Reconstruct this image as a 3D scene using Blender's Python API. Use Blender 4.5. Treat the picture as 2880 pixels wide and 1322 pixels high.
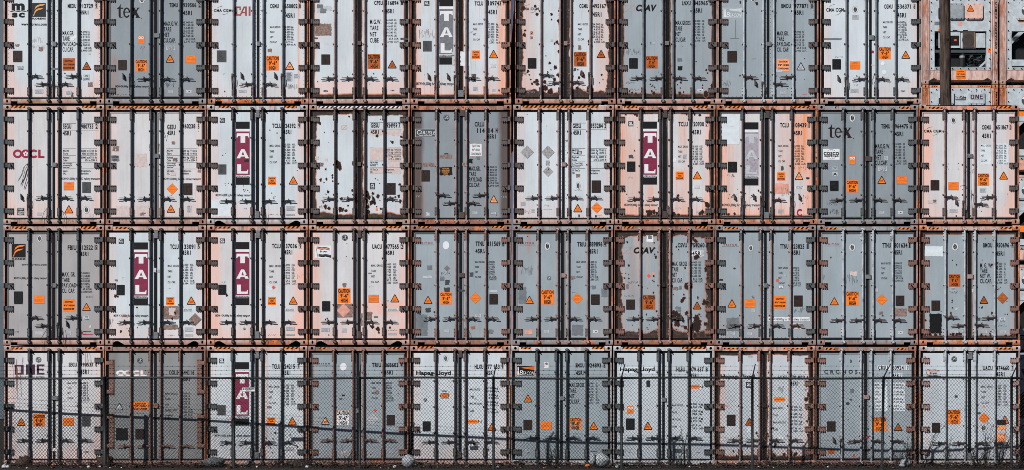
import bpy, math, random, re
from mathutils import Vector
R = math.radians
scene = bpy.context.scene
for o in list(bpy.data.objects): bpy.data.objects.remove(o)
# ------------------------------------------------------------------ camera, sky, sun, exposure
K = 0.00863            # metres per source pixel on the plane of the container doors (y = 0)
DIST = 55.0            # camera to doors
CAMZ = 2.118
AZ, EL = 38.0, 36.0    # sun: comes from the left behind the camera
cam_d = bpy.data.cameras.new("camera"); cam = bpy.data.objects.new("camera", cam_d)
scene.collection.objects.link(cam); scene.camera = cam
cam.location = (0, -DIST, CAMZ); cam.rotation_euler = (R(90), 0, 0)
cam_d.sensor_width = 36.0; cam_d.lens = 36.0 * DIST / (2880 * K)
cam_d.shift_y = (1063 - 661) / 2880.0
cam_d.clip_start = 0.5; cam_d.clip_end = 2000
world = bpy.data.worlds.new("World"); scene.world = world; world.use_nodes = True
wn = world.node_tree.nodes; bgn = wn['Background']
sky = wn.new('ShaderNodeTexSky'); sky.sky_type = 'NISHITA'; sky.sun_disc = False
sky.sun_elevation = R(EL); sky.sun_rotation = R(180 + AZ); sky.altitude = 2500; sky.air_density = 0.35; sky.dust_density = 1.0; sky.ozone_density = 0.2
world.node_tree.links.new(sky.outputs[0], bgn.inputs[0]); bgn.inputs[1].default_value = 0.05
sl = bpy.data.lights.new("sun", 'SUN'); so = bpy.data.objects.new("sun", sl); scene.collection.objects.link(so)
sl.energy = 5.0; sl.angle = R(0.53); sl.color = (1.0, 0.965, 0.93)
dv = Vector((math.sin(R(AZ)) * math.cos(R(EL)), math.cos(R(AZ)) * math.cos(R(EL)), -math.sin(R(EL))))
so.rotation_euler = dv.to_track_quat('-Z', 'Y').to_euler()
scene.view_settings.view_transform = 'Standard'; scene.view_settings.look = 'None'
scene.view_settings.exposure = 0.04; scene.view_settings.gamma = 1.0
scene.cycles.filter_width = 0.9; scene.cycles.use_denoising = False; scene.cycles.max_bounces = 5; scene.cycles.diffuse_bounces = 2

# ------------------------------------------------------------------ helpers
COL = scene.collection
def empty(name, loc=(0, 0, 0), label=None, cat=None, group=None, kind=None):
    o = bpy.data.objects.new(name, None); COL.objects.link(o); o.location = loc; o.empty_display_size = 0.2
    return tag(o, label, cat, group, kind)
def tag(o, label=None, cat=None, group=None, kind=None):
    for k, v in (('label', label), ('category', cat), ('group', group), ('kind', kind)):
        if v: o[k] = v
    return o
def place(name, me, parent=None, loc=(0, 0, 0)):
    o = bpy.data.objects.new(name, me); COL.objects.link(o); o.location = loc
    if parent: o.parent = parent
    return o
class MB:
    """collects faces, each with a material, and links them as ONE mesh"""
    def __init__(s): s.v = []; s.f = []; s.m = []; s.mats = []
    def mi(s, m):
        if m not in s.mats: s.mats.append(m)
        return s.mats.index(m)
    def poly(s, pts, m):
        b = len(s.v); s.v += [tuple(p) for p in pts]; s.f.append(tuple(range(b, b + len(pts)))); s.m.append(s.mi(m))
    def faces(s, vs, fs, m):
        b = len(s.v); s.v += [tuple(p) for p in vs]; k = s.mi(m)
        for f in fs: s.f.append(tuple(i + b for i in f)); s.m.append(k)
    def box(s, x0, x1, y0, y1, z0, z1, m):
        s.faces([(x, y, z) for z in (z0, z1) for y in (y0, y1) for x in (x0, x1)],
                [(0, 2, 3, 1), (4, 5, 7, 6), (0, 1, 5, 4), (2, 6, 7, 3), (0, 4, 6, 2), (1, 3, 7, 5)], m)
    def cbox(s, x0, x1, y0, y1, z0, z1, m, c=0.006):
        """box whose front (low y) edges are chamfered"""
        a = [(x0, z0), (x1, z0), (x1, z1), (x0, z1)]; i = [(x0 + c, z0 + c), (x1 - c, z0 + c), (x1 - c, z1 - c), (x0 + c, z1 - c)]
        v = [(x, y1, z) for x, z in a] + [(x, y0 + c, z) for x, z in a] + [(x, y0, z) for x, z in i]
        f = [(8, 9, 10, 11)]
        for k in range(4):
            j = (k + 1) % 4; f += [(k, j, 4 + j, 4 + k), (4 + k, 4 + j, 8 + j, 8 + k)]
        s.faces(v, f, m)
    def prism(s, pts, y0, y1, m):
        """outline in x,z pulled from y0 (front) back to y1"""
        n = len(pts); v = [(x, y0, z) for x, z in pts] + [(x, y1, z) for x, z in pts]
        s.faces(v, [tuple(range(n)), tuple(range(2 * n - 1, n - 1, -1))] + [(i, (i + 1) % n, n + (i + 1) % n, n + i) for i in range(n)], m)
    def tube(s, pts, r, m, n=8, cap=True):
        P = [Vector(p) for p in pts]; rr = r if isinstance(r, (list, tuple)) else [r] * len(P); vs = []; fs = []
        up = None
        for i, p in enumerate(P):
            d = (P[min(i + 1, len(P) - 1)] - P[max(i - 1, 0)])
            d = d.normalized() if d.length > 1e-9 else Vector((0, 0, 1))
            if up is None: up = Vector((0, 1, 0)) if abs(d.y) < 0.9 else Vector((1, 0, 0))
            a = d.cross(up).normalized(); b = a.cross(d).normalized(); up = b
            for k in range(n):
                t = 2 * math.pi * k / n; vs.append(p + rr[i] * (math.cos(t) * a + math.sin(t) * b))
        for i in range(len(P) - 1):
            for k in range(n):
                j = (k + 1) % n; fs.append((i * n + k, i * n + j, (i + 1) * n + j, (i + 1) * n + k))
        if cap: fs += [tuple(range(n)), tuple(range((len(P) - 1) * n + n - 1, (len(P) - 1) * n - 1, -1))]
        s.faces(vs, fs, m)
    def mesh(s, name, smooth=False):
        me = bpy.data.meshes.new(name); me.from_pydata(s.v, [], s.f)
        for m in s.mats: me.materials.append(m)
        me.polygons.foreach_set('material_index', s.m)
        if smooth: me.polygons.foreach_set('use_smooth', [True] * len(s.f))
        me.update(); return me
    def build(s, name, parent=None, loc=(0, 0, 0), smooth=False):
        return place(name, s.mesh(name, smooth), parent, loc)
# ------------------------------------------------------------------ materials
class NT:
    """tiny node-tree writer"""
    def __init__(s, name):
        s.mat = bpy.data.materials.new(name); s.mat.use_nodes = True; s.t = s.mat.node_tree; s.n = s.t.nodes
        s.b = s.n['Principled BSDF']; s.tc = s.n.new('ShaderNodeTexCoord')
    def link(s, a, b): s.t.links.new(a, b)
    def put(s, sock, v):
        if isinstance(v, bpy.types.NodeSocket): s.link(v, sock)
        else: sock.default_value = v
    def math(s, op, a, b=0.0, c=None, clamp=False):
        n = s.n.new('ShaderNodeMath'); n.operation = op; n.use_clamp = clamp; s.put(n.inputs[0], a); s.put(n.inputs[1], b)
        if c is not None: s.put(n.inputs[2], c)
        return n.outputs[0]
    def coord(s, scale=(1, 1, 1), off=(0, 0, 0)):
        m = s.n.new('ShaderNodeMapping'); s.link(s.tc.outputs['Object'], m.inputs[0])
        m.inputs['Scale'].default_value = scale; m.inputs['Location'].default_value = off; return m.outputs[0]
    def noise(s, scale=5, detail=4, rough=0.55, co=None):
        n = s.n.new('ShaderNodeTexNoise'); n.inputs['Scale'].default_value = scale; n.inputs['Detail'].default_value = detail
        n.inputs['Roughness'].default_value = rough
        s.link(co if co is not None else s.tc.outputs['Object'], n.inputs[0]); return n.outputs[0]
    def ramp(s, v, lo, hi, a=0.0, b=1.0):
        n = s.n.new('ShaderNodeMapRange'); n.interpolation_type = 'SMOOTHSTEP'; s.put(n.inputs[0], v)
        n.inputs[1].default_value = lo; n.inputs[2].default_value = hi; n.inputs[3].default_value = a; n.inputs[4].default_value = b
        return n.outputs[0]
    def mix(s, f, a, b):
        n = s.n.new('ShaderNodeMix'); n.data_type = 'RGBA'; s.put(n.inputs[0], f)
        for k, v in ((6, a), (7, b)): s.put(n.inputs[k], v if isinstance(v, bpy.types.NodeSocket) else (*v, 1))
        return n.outputs[2]
    def out(s, col, rough=0.5, metal=0.0, bump=None, bs=0.2, bd=0.002, spec=0.3):
        s.put(s.b.inputs['Base Color'], col if isinstance(col, bpy.types.NodeSocket) else (*col, 1))
        s.put(s.b.inputs['Roughness'], rough); s.b.inputs['Metallic'].default_value = metal
        s.b.inputs['Specular IOR Level'].default_value = spec
        if bump is not None:
            n = s.n.new('ShaderNodeBump'); n.inputs['Strength'].default_value = bs; n.inputs['Distance'].default_value = bd
            s.link(bump, n.inputs['Height']); s.link(n.outputs[0], s.b.inputs['Normal'])
        return s.mat
_mc = {}
def flat(name, c, rough=0.55, var=0.25, scale=9, metal=0.0, spec=0.3):
    """a paint, print or plastic with a little grain and fading"""
    if name in _mc: return _mc[name]
    t = NT(name); n = t.noise(scale, 5, 0.65); f = t.ramp(n, 0.3, 0.72)
    col = t.mix(f, tuple(x * (1 - var) for x in c), tuple(min(1, x * (1 + var * 0.6)) for x in c))
    _mc[name] = t.out(col, rough, metal, n, 0.1, spec=spec); return _mc[name]
PAINTS = {'w': (0.565, 0.635, 0.685), 'p': (0.60, 0.61, 0.635), 'g': (0.30, 0.36, 0.40), 'd': (0.245, 0.29, 0.322),
          't': (0.36, 0.355, 0.365), 'u': (0.235, 0.25, 0.26), 'e': (0.50, 0.56, 0.61)}
PINK = (0.80, 0.43, 0.335); ORANGE = (0.60, 0.17, 0.055); BROWN = (0.020, 0.0125, 0.0105); PEELC = (0.032, 0.024, 0.022)
OR1, OR2 = (0.80, 0.27, 0.09), (0.66, 0.33, 0.22)
STAINS = {'2_8': ((.62, 1.0, 1.25, 2.8, .95, OR1), (.3, .6, .9, 2.7, .35, OR2), (-.95, -.75, .2, 2.6, .4, OR2)), '3_4': ((-.5, 1.1, .78, 1.0, .6, (0.86, 0.38, 0.25)), (-1.12, -.95, .2, 2.6, .4, OR2)),
          '4_3': ((.13, .25, .1, 2.8, .6, OR2), (.03, .08, .1, 2.8, .5, OR2)), '1_5': ((.90, 1.08, .2, 2.8, .75, OR1), (.55, .8, .2, .9, .3, OR2)), '2_1': ((.075, .1, .1, 2.8, .9, OR1), (-.5, -.47, .1, 2.7, .35, OR2)),
          '1_3': ((.96, 1.0, .3, 2.6, .7, OR1),), '2_7': ((-1.1, -.6, .3, 2.6, .55, OR2), (-.45, -.2, .2, .9, .45, OR1), (.2, .6, .2, 1.3, .4, OR2)), '1_6': ((-1.12, -.7, .2, 2.6, .35, OR2), (.7, 1.1, .2, 2.7, .35, OR2)),
          '2_10': ((-1.12, -.9, .9, 2.3, .6, (.85, .42, .3)), (.9, 1.12, .2, 2.5, .35, OR2)), '3_6': ((-.87, -.78, 2.2, 2.8, .6, (.4, .2, .13)),), '3_7': ((-.85, -.70, 1.0, 2.3, .35, (.38, .2, .15)),), '1_2': ((-1.1, -.9, .1, 1.1, .35, (.35, .16, .1)),),
          '3_3': ((-1.12, -.9, .3, 2.6, .45, (.85, .42, .3)), (.85, 1.12, .3, 2.2, .4, (.85, .42, .3))), '1_4': ((-1.1, 1.1, .1, .5, .45, (.85, .45, .35)),), '2_5': ((-1.1, -.85, .2, 1.3, .5, (.3, .19, .15)),), '3_2': ((-.9, -.6, .2, .7, .4, OR2),)}
def door_paint(key, paint, pink, streak, spots, peel, edge, seed):
    t = NT(f"door_paint_{key}"); rnd = random.Random(seed); o = lambda: tuple(rnd.uniform(-50, 50) for _ in range(3))
    sep = t.n.new('ShaderNodeSeparateXYZ'); t.link(t.tc.outputs['Object'], sep.inputs[0]); X, Z = sep.outputs[0], sep.outputs[2]
    ax = t.math('ABSOLUTE', X); base = PAINTS[paint]
    side = t.ramp(ax, 0.82, 1.12); low = t.ramp(Z, 0.1, 0.85, 1.0, 0.0)
    n0 = t.noise(1.3, 3, 0.6, t.coord((1, 1, 0.6), o()))
    col = t.mix(t.ramp(n0, 0.3, 0.7), tuple(c * 0.9 for c in base), tuple(min(1, c * 1.05) for c in base))
    grime = t.noise(1, 5, 0.7, t.coord((16, 16, 0.9), o()))                       # rain-washed vertical dirt
    g2 = t.noise(1, 6, 0.75, t.coord((70, 70, 3.0), o()))
    col = t.mix(t.ramp(g2, 0.5, 0.72, 0, 0.16), col, tuple(c * 0.5 for c in base))
    col = t.mix(t.ramp(grime, 0.45, 0.8, 0, 0.34), col, tuple(c * 0.55 for c in base))
    st = t.noise(1, 4, 0.6, t.coord((26, 26, 0.55), o())); hz = t.noise(0.9, 4, 0.6, t.coord((1.6, 1, 0.8), o()))
    w = t.math('ADD', t.math('MULTIPLY', side, 0.5), t.math('MULTIPLY', low, 0.45))
    a = t.math('ADD', t.math('MULTIPLY', hz, 0.8), w); a = t.math('MULTIPLY', t.ramp(a, 0.42, 1.05), pink * 1.1, clamp=True); a = t.math('MULTIPLY', a, t.math('ADD', .45, t.math('MULTIPLY', t.ramp(t.noise(1, 6, .75, t.coord((20, 20, 1.4), o())), .35, .62), .6)), clamp=True)
    light = paint in 'wpe'
    pk = PINK if light else tuple(0.55 * b + 0.45 * c for b, c in zip(base, (0.42, 0.2, 0.13)))
    col = t.mix(a, col, pk)
    b = t.math('MULTIPLY', t.ramp(st, 0.50, 0.74), t.math('ADD', 0.25, w)); b = t.math('MULTIPLY', b, streak * 1.15, clamp=True)
    col = t.mix(b, col, (0.60, 0.24, 0.13) if light else (0.34, 0.15, 0.085))
    st2 = t.noise(1, 3, 0.5, t.coord((60, 60, 1.1), o()))
    col = t.mix(t.math('MULTIPLY', t.ramp(st2, 0.66, 0.74), streak * 0.55, clamp=True), col, (0.45, 0.15, 0.07))
    if streak >= .8:                                                              # broad orange runs
        br = t.noise(1, 5, 0.6, t.coord((3.2, 3.2, 0.28), o())); fine = t.noise(1, 5, .7, t.coord((40, 40, 5), o()))
        q = t.math('ADD', t.math('MULTIPLY', br, .8), t.math('MULTIPLY', fine, .2))
        col = t.mix(t.ramp(q, .53, .72, 0, .6 * streak), col, (0.72, 0.36, 0.24)); col = t.mix(t.ramp(q, .66, .76, 0, .7), col, (0.42, 0.14, 0.06))
    for x0, x1, z0, z1, amt, sc in STAINS.get(key, ()):                           # rust that has run down one strip of the door
        sm = min(.12, (x1 - x0) * .5); zn = t.noise(1, 5, .65, t.coord((14, 14, .8), o()))
        m = t.math('MULTIPLY', t.math('MULTIPLY', t.ramp(X, x0 - sm, x0 + sm), t.ramp(X, x1 - sm, x1 + sm, 1, 0)), t.math('MULTIPLY', t.ramp(Z, z0 - .25, z0 + .1), t.ramp(Z, z1 - .05, z1 + .15, 1, 0)))
        m = t.math('MULTIPLY', m, t.ramp(zn, .28, .6, .25, 1)); col = t.mix(t.math('MULTIPLY', m, amt, clamp=True), col, sc)
    # chips down to bare metal
    ns = t.noise(17, 3, 0.6, t.coord((1, 1, 1), o())); cl = t.noise(1.6, 2, 0.5, t.coord((1, 1, 1), o()))
    thr = t.math('ADD', t.math('MULTIPLY', cl, 0.5), t.math('MULTIPLY', low, 0.10)); sp = t.math('ADD', ns, t.math('MULTIPLY', thr, 0.5))
    k = 0.985 - 0.10 * spots
    if spots > 0:
        col = t.mix(t.ramp(sp, k - 0.035, k - 0.005, 0, 0.75), col, ORANGE)
        col = t.mix(t.ramp(sp, k, k + 0.012), col, BROWN)
    if peel > 0:                                                                  # paint lifted along the door edges
        e = t.math('MINIMUM', t.math('SUBTRACT', 1.127, ax), t.math('SUBTRACT', ax, 0.02))
        e = t.math('MINIMUM', e, t.math('MULTIPLY', t.math('SUBTRACT', Z, 0.15), 0.62)); e = t.math('MINIMUM', e, t.math('SUBTRACT', 2.725, Z))
        pn = t.noise(3.2, 6, 0.62, t.coord((1, 1, 1), o())); pl = t.noise(0.9, 2, 0.5, t.coord((1, 1, 1), o()))
        d = t.math('SUBTRACT', e, t.math('MULTIPLY', t.math('SUBTRACT', t.math('ADD', pn, t.math('MULTIPLY', pl, 0.8)), 0.78), 0.42 * peel))
        d = t.math('SUBTRACT', d, 0.035 + 0.05 * peel)
        col = t.mix(t.ramp(d, -0.004, 0.018, 1, 0), col, (0.42, 0.17, 0.09) if light else (0.30, 0.12, 0.07))
        col = t.mix(t.ramp(d, -0.012, -0.004, 1, 0), col, t.mix(t.ramp(ns, 0.4, 0.75), PEELC, (0.085, 0.05, 0.04)))
    if edge > 0:                                                                  # brown wash running down beside the hinges
        ed = t.noise(2.0, 4, 0.6, t.coord((1, 1, 0.3), o()))
        col = t.mix(t.math('MULTIPLY', t.ramp(t.math('ADD', ax, t.math('MULTIPLY', ed, 0.2)), 0.97, 1.12), edge, clamp=True), col, (0.085, 0.055, 0.047))
    bn = t.noise(1, 3, 0.5, t.coord((2.6, 1, 1.7), o()))
    return t.out(col, t.ramp(grime, 0.3, 0.8, 0.38, 0.6), 0.0, bn, 0.35, 0.022, 0.35)
def frame_paint(key, base, rust, orange, seed):
    t = NT(f"frame_paint_{key}"); rnd = random.Random(seed + 900); o = lambda: tuple(rnd.uniform(-50, 50) for _ in range(3))
    n1 = t.noise(2.2, 6, 0.68, t.coord((1, 1, 0.5), o())); n2 = t.noise(9, 5, 0.65, t.coord((2, 2, 0.5), o())); n3 = t.noise(24, 4, 0.6, t.coord((1, 1, 1), o()))
    sep = t.n.new('ShaderNodeSeparateXYZ'); t.link(t.tc.outputs['Object'], sep.inputs[0])
    post = t.math('MULTIPLY', t.ramp(t.math('ABSOLUTE', sep.outputs[0]), 1.03, 1.12), 0.10)     # posts rust first
    n1 = t.math('ADD', n1, t.math('SUBTRACT', post, 0.055)); n2 = t.math('ADD', n2, t.math('SUBTRACT', post, 0.055))
    col = t.mix(t.ramp(n1, 0.35, 0.65), base, tuple(0.8 * x for x in base))
    oc = tuple((1 - orange) * a + orange * b for a, b in zip((0.50, 0.185, 0.105), (0.86, 0.22, 0.04)))
    pk = tuple(0.5 * a + 0.5 * b for a, b in zip(base, oc))
    col = t.mix(t.ramp(n2, 0.62 - 0.3 * rust, 0.85 - 0.3 * rust), col, pk)
    col = t.mix(t.ramp(n1, 0.70 - 0.28 * rust, 0.80 - 0.25 * rust, 0, 0.9), col, oc)
    s = t.math('ADD', t.math('MULTIPLY', n3, 0.6), t.math('MULTIPLY', n1, 0.4))
    col = t.mix(t.ramp(s, 0.69 - 0.16 * rust, 0.73 - 0.16 * rust), col, (0.035, 0.018, 0.013))
    n4 = t.noise(5, 5, 0.7, t.coord((1.5, 1.5, 0.35), o()))
    col = t.mix(t.math('MULTIPLY', t.ramp(t.math('ADD', n4, post), 0.44, 0.66), 0.35 + 0.5 * rust, clamp=True), col, t.mix(t.ramp(n3, .4, .7), (0.075, 0.040, 0.030), (0.20, 0.10, 0.07)))
    sm = t.ramp(sep.outputs[2], .0, .10, 1, 0)
    col = t.mix(t.math('MULTIPLY', sm, .35 + .4 * rust, clamp=True), col, t.mix(t.ramp(n4, .4, .6), (0.05, 0.028, 0.022), tuple(.55 * x for x in oc)))
    return t.out(col, 0.6, 0.0, n3, 0.3, 0.003, 0.25)
BLACK = flat('rubber_and_shade_black', (0.006, 0.007, 0.008), 0.7, spec=0.15)
VOID = flat('recess_black', (0.003, 0.003, 0.003), 0.9, spec=0.05)
INK = flat('ink_black', (0.008, 0.008, 0.010), 0.6, spec=0.2); INKG = flat('ink_faded', (0.05, 0.052, 0.058), 0.6)
WHITE = flat('print_white', (0.70, 0.73, 0.76), 0.5, 0.08); PAPER = flat('paper_pale', (0.46, 0.50, 0.54), 0.6, 0.2, 30)
ORG = flat('print_orange', (0.90, 0.205, 0.014), 0.5, 0.14, 14); ORGD = flat('print_orange_dull', (0.46, 0.105, 0.012), 0.5, 0.3, 14)
ORGP = flat('print_orange_faded', (0.90, 0.34, 0.15), 0.5, 0.15, 14); YEL = flat('tag_yellow', (0.85, 0.36, 0.02), 0.5)
MAG = flat('print_magenta', (0.21, 0.022, 0.062), 0.5, 0.16, 12); MAGF = flat('print_magenta_faded', (0.36, 0.33, 0.385), 0.5, 0.22, 22)
GREYP = flat('print_grey_faded', (0.17, 0.18, 0.20), 0.5, 0.25, 22)
RED = flat('print_red', (0.30, 0.012, 0.045), 0.5, 0.1); REDB = flat('print_brick_red', (0.30, 0.065, 0.05), 0.5, 0.25)
PLUM = flat('print_plum', (0.055, 0.018, 0.045), 0.5, 0.2); TAN = flat('print_tan', (0.70, 0.33, 0.10), 0.5, 0.1)
CHAR = flat('print_charcoal', (0.018, 0.023, 0.028), 0.5, 0.2); SLATE = flat('print_slate', (0.06, 0.075, 0.085), 0.5, 0.2)
PLATE = flat('plate_brown', (0.040, 0.026, 0.022), 0.45, 0.5, 60, 0.3); PLATEG = flat('plate_grey', (0.085, 0.09, 0.095), 0.45, 0.4, 60, 0.3)
PLATEK = flat('plate_black', (0.012, 0.013, 0.014), 0.45, 0.5, 60, 0.2); PINKP = flat('print_pink', (0.68, 0.33, 0.26), 0.6, 0.2)
RUSTY = flat('rust_spot', (0.018, 0.011, 0.009), 0.8, 0.5, 40); RUSTO = flat('rust_orange', (0.34, 0.125, 0.065), 0.8, 0.4, 40)
BROWNP = flat('torn_label_brown', (0.24, 0.165, 0.145), 0.7, 0.5, 26); GREYQ = flat('paint_patch_grey', (0.15, 0.175, 0.195), 0.6, 0.2)
PINKQ = flat('glue_ghost_pink', (0.58, 0.49, 0.475), 0.7, 0.15, 20); PALEQ = flat('touch_up_white', (0.62, 0.69, 0.74), 0.5, 0.08); REDL = flat('label_red', (0.80, 0.09, 0.05), 0.5)
METALS = {}
def metal(k):
    c = {'d': (0.028, 0.033, 0.036), 'b': (0.105, 0.080, 0.074), 'r': (0.23, 0.125, 0.10), 'g': (0.17, 0.185, 0.20),
         'p': (0.34, 0.235, 0.215), 'w': (0.42, 0.45, 0.48), 'n': (0.080, 0.058, 0.053), 'x': (0.016, 0.016, 0.018), 'D': (0.088, 0.094, 0.098), 'B': (0.120, 0.098, 0.092)}[k]
    if k not in METALS:
        t = NT('fitting_metal_' + {'d': 'dark', 'b': 'brown', 'r': 'rusty', 'g': 'grey', 'p': 'pink', 'w': 'pale', 'n': 'umber', 'x': 'black', 'D': 'slate', 'B': 'dun'}[k])
        info = t.n.new('ShaderNodeObjectInfo'); m = t.n.new('ShaderNodeVectorMath'); m.operation = 'ADD'
        t.link(t.tc.outputs['Object'], m.inputs[0]); cb = t.n.new('ShaderNodeCombineXYZ')
        t.put(cb.inputs[0], t.math('MULTIPLY', info.outputs['Random'], 40)); t.link(cb.outputs[0], m.inputs[1])
        n = t.noise(7, 5, 0.65, m.outputs[0]); n2 = t.noise(40, 3, 0.6, m.outputs[0])
        col = t.mix(t.ramp(n, 0.35, 0.7), c, tuple(x * 0.62 for x in c))
        col = t.mix(t.ramp(n, 0.56, 0.72, 0, 0.6), col, (0.30, 0.13, 0.085) if k in 'rpbn' else (0.12, 0.085, 0.08))
        col = t.mix(t.ramp(n2, 0.66, 0.72, 0, 0.8), col, (0.025, 0.017, 0.014))
        METALS[k] = t.out(col, 0.5, 0.0, n2, 0.25, 0.002, 0.35)
    return METALS[k]
# ------------------------------------------------------------------ lettering from the built-in font
GL = {}
CAPH = 0.73
def make_glyphs(chars, offs=(0.0, 0.028, 0.04, 0.055, 0.10)):
    global CAPH
    obs = []
    for off in offs:
        for ch in chars:
            for body in (ch, ch + 'H'):
                cu = bpy.data.curves.new('g', 'FONT'); cu.body = body; cu.size = 1; cu.offset = off if len(body) == 1 else 0; cu.resolution_u = 3
                ob = bpy.data.objects.new('g', cu); COL.objects.link(ob); obs.append((off, ch, len(body), ob, cu))
    bpy.context.view_layer.update(); dg = bpy.context.evaluated_depsgraph_get()
    hx = None; tmp = {}
    for off, ch, n, ob, cu in obs:
        me = bpy.data.meshes.new_from_object(ob.evaluated_get(dg)); vs = [(v.co.x, v.co.y) for v in me.vertices]
        if n == 1: tmp[(off, ch)] = [vs, [tuple(p.vertices) for p in me.polygons], 0]
        else: tmp[(off, ch)][2] = max(v[0] for v in vs)
        bpy.data.meshes.remove(me)
    vs = tmp[(offs[0], 'H')][0]; hx = max(v[0] for v in vs); CAPH = max(v[1] for v in vs)
    for k, (vs, fs, mx) in tmp.items(): GL[k] = (vs, fs, mx - hx)
    for off, ch, n, ob, cu in obs: bpy.data.objects.remove(ob); bpy.data.curves.remove(cu)
TRACK = 0.055
def text_width(s, off):
    """ink extent of a line at size 1"""
    x = 0; lo = 1e9; hi = -1e9
    for ch in s:
        vs, fs, adv = GL.get((off, ch), ([], [], 0.35))
        if vs: lo = min(lo, x + min(v[0] for v in vs)); hi = max(hi, x + max(v[0] for v in vs))
        x += adv + TRACK if ch != ' ' else 0.35
    return (lo, hi) if hi > lo else (0, 1)
def text_into(mb, s, x0, z_base, h, sx, mat, y, off=0.028, shear=0.0, vertical=False):
    """write s from x0 on the baseline; h = cap height, sx = horizontal stretch"""
    sc = h / CAPH; lo, _ = text_width(s, off); x = -lo
    for ch in s:
        if ch == ' ': x += 0.35; continue
        vs, fs, adv = GL[(off, ch)]
        if vs: mb.faces([(x0 + (x + v[0]) * sc * sx + shear * v[1] * sc, y, z_base + v[1] * sc) for v in vs], fs, mat)
        x += adv + TRACK
make_glyphs([chr(k) for k in range(33, 123) if chr(k) not in '#$%&()*/<>?@[]^_`!;'])
# ------------------------------------------------------------------ shared container fittings (built once, linked many times)
DF = 0.025          # depth of the door faces behind the frame's front
_sh = {}
def shared(key, fn):
    if key not in _sh: _sh[key] = fn()
    return _sh[key]
def ring(mb, cx, cz, rx, rz, x0, x1, z0, z1, y, m, n=16):
    """rectangle with an oval hole, in the x,z plane"""
    def edge(t):
        c, s = math.cos(t), math.sin(t); ox, oz = (x1 - cx) if c > 0 else (cx - x0), (z1 - cz) if s > 0 else (cz - z0)
        k = min(ox / abs(c) if abs(c) > 1e-6 else 9, oz / abs(s) if abs(s) > 1e-6 else 9); return (cx + c * k, cz + s * k)
    T = sorted(set([2 * math.pi * i / n for i in range(n)] + [math.atan2(z - cz, x - cx) % (2 * math.pi) for x in (x0, x1) for z in (z0, z1)]))
    for a, b in zip(T, T[1:] + [T[0] + 2 * math.pi]):
        ea, eb = edge(a), edge(b)
        mb.poly([(cx + rx * math.cos(a), y, cz + rz * math.sin(a)), (ea[0], y, ea[1]), (eb[0], y, eb[1]), (cx + rx * math.cos(b), y, cz + rz * math.sin(b))], m)
        mb.poly([(cx + rx * math.cos(b), y, cz + rz * math.sin(b)), (cx + rx * math.cos(b), y + .05, cz + rz * math.sin(b)), (cx + rx * math.cos(a), y + .05, cz + rz * math.sin(a)), (cx + rx * math.cos(a), y, cz + rz * math.sin(a))], m)
def casting_mesh(m, top):
    mb = MB(); w, h, d = .178, .118, .162; ring(mb, w / 2 + (0.01 if top else 0), h / 2, .034 if top else .024, .034 if top else .040, 0, w, 0, h, 0, m)
    mb.poly([(.02, .049, .01), (w - .02, .049, .01), (w - .02, .049, h - .01), (.02, .049, h - .01)], VOID)
    mb.faces([(x, y, z) for z in (0, h) for y in (0, d) for x in (0, w)], [(0, 2, 3, 1), (4, 5, 7, 6), (2, 6, 7, 3), (0, 4, 6, 2), (1, 3, 7, 5)], m)
    return mb.mesh('corner_casting')
def hinge_mesh(m, s):
    """bolted strap on the door and its lug on the post; s = side (-1 left)"""
    mb = MB(); X = lambda a, b: (min(s * a, s * b), max(s * a, s * b))
    a, b = X(-.152, 0); mb.cbox(a, b, -.022, 0, -.058, .062, m, .006)
    a, b = X(.004, .045 if s < 0 else .074); mb.cbox(a, b, -.034, 0, -.056, .058, m, .008)
    a, b = X(.045, .088) if s < 0 else X(.074, .088); mb.cbox(a, b, -.040, 0, -.060, .062, BLACK, .008)  # black pin end; the wider left one also paints in shade on the post
    for k in range(3):
        x = -s * (.028 + .046 * k) if s > 0 else (.028 + .046 * k)
        for z in (.044, -.048):
            mb.tube([(x, -.022, z), (x, -.036, z)], .0145, metal('x') if z > 0 else m, 7)
    for k in range(3):                                   # scalloped lower lip
        x = -s * (.028 + .046 * k) if s > 0 else (.028 + .046 * k)
        mb.tube([(x, -.004, -.064), (x, -.034, -.064)], .016, m, 7)
    return mb.mesh('hinge')
def hinge_bolt_mesh(m):
    mb = MB(); mb.tube([(0, 0, 0), (0, -.02, 0)], .028, m, 10); mb.tube([(0, -.01, .012), (.035, -.05, -.03)], .012, VOID, 6); return mb.mesh('hinge_pin')
def long_hinge_mesh(m, s):
    mb = MB(); a, b = sorted((s * -.12, s * 0.0)); mb.cbox(a, b, -.022, 0, -.4, .46, m, .006)
    for z in (.37, -.33):
        a, b = sorted((s * -.1, s * 0.075)); mb.cbox(a, b, -.04, -.02, z - .045, z + .045, m, .008)
    for z in (-.37, -.25, -.13, 0, .12, .24, .43):
        for x in (-.025, -.095): mb.tube([(s * x, -.022, z), (s * x, -.034, z)], .012, metal('x'), 7)
    return mb.mesh('hinge')
ROD_R = .0235; ROD_Y = -.022
def rod_mesh(m):
    mb = MB(); mb.tube([(0, ROD_Y, .07), (0, ROD_Y, .10), (0, ROD_Y, 2.76), (0, ROD_Y, 2.80)], [.017, ROD_R, ROD_R, .017], m, 14)
    return mb.mesh('lock_rod', True)
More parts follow.
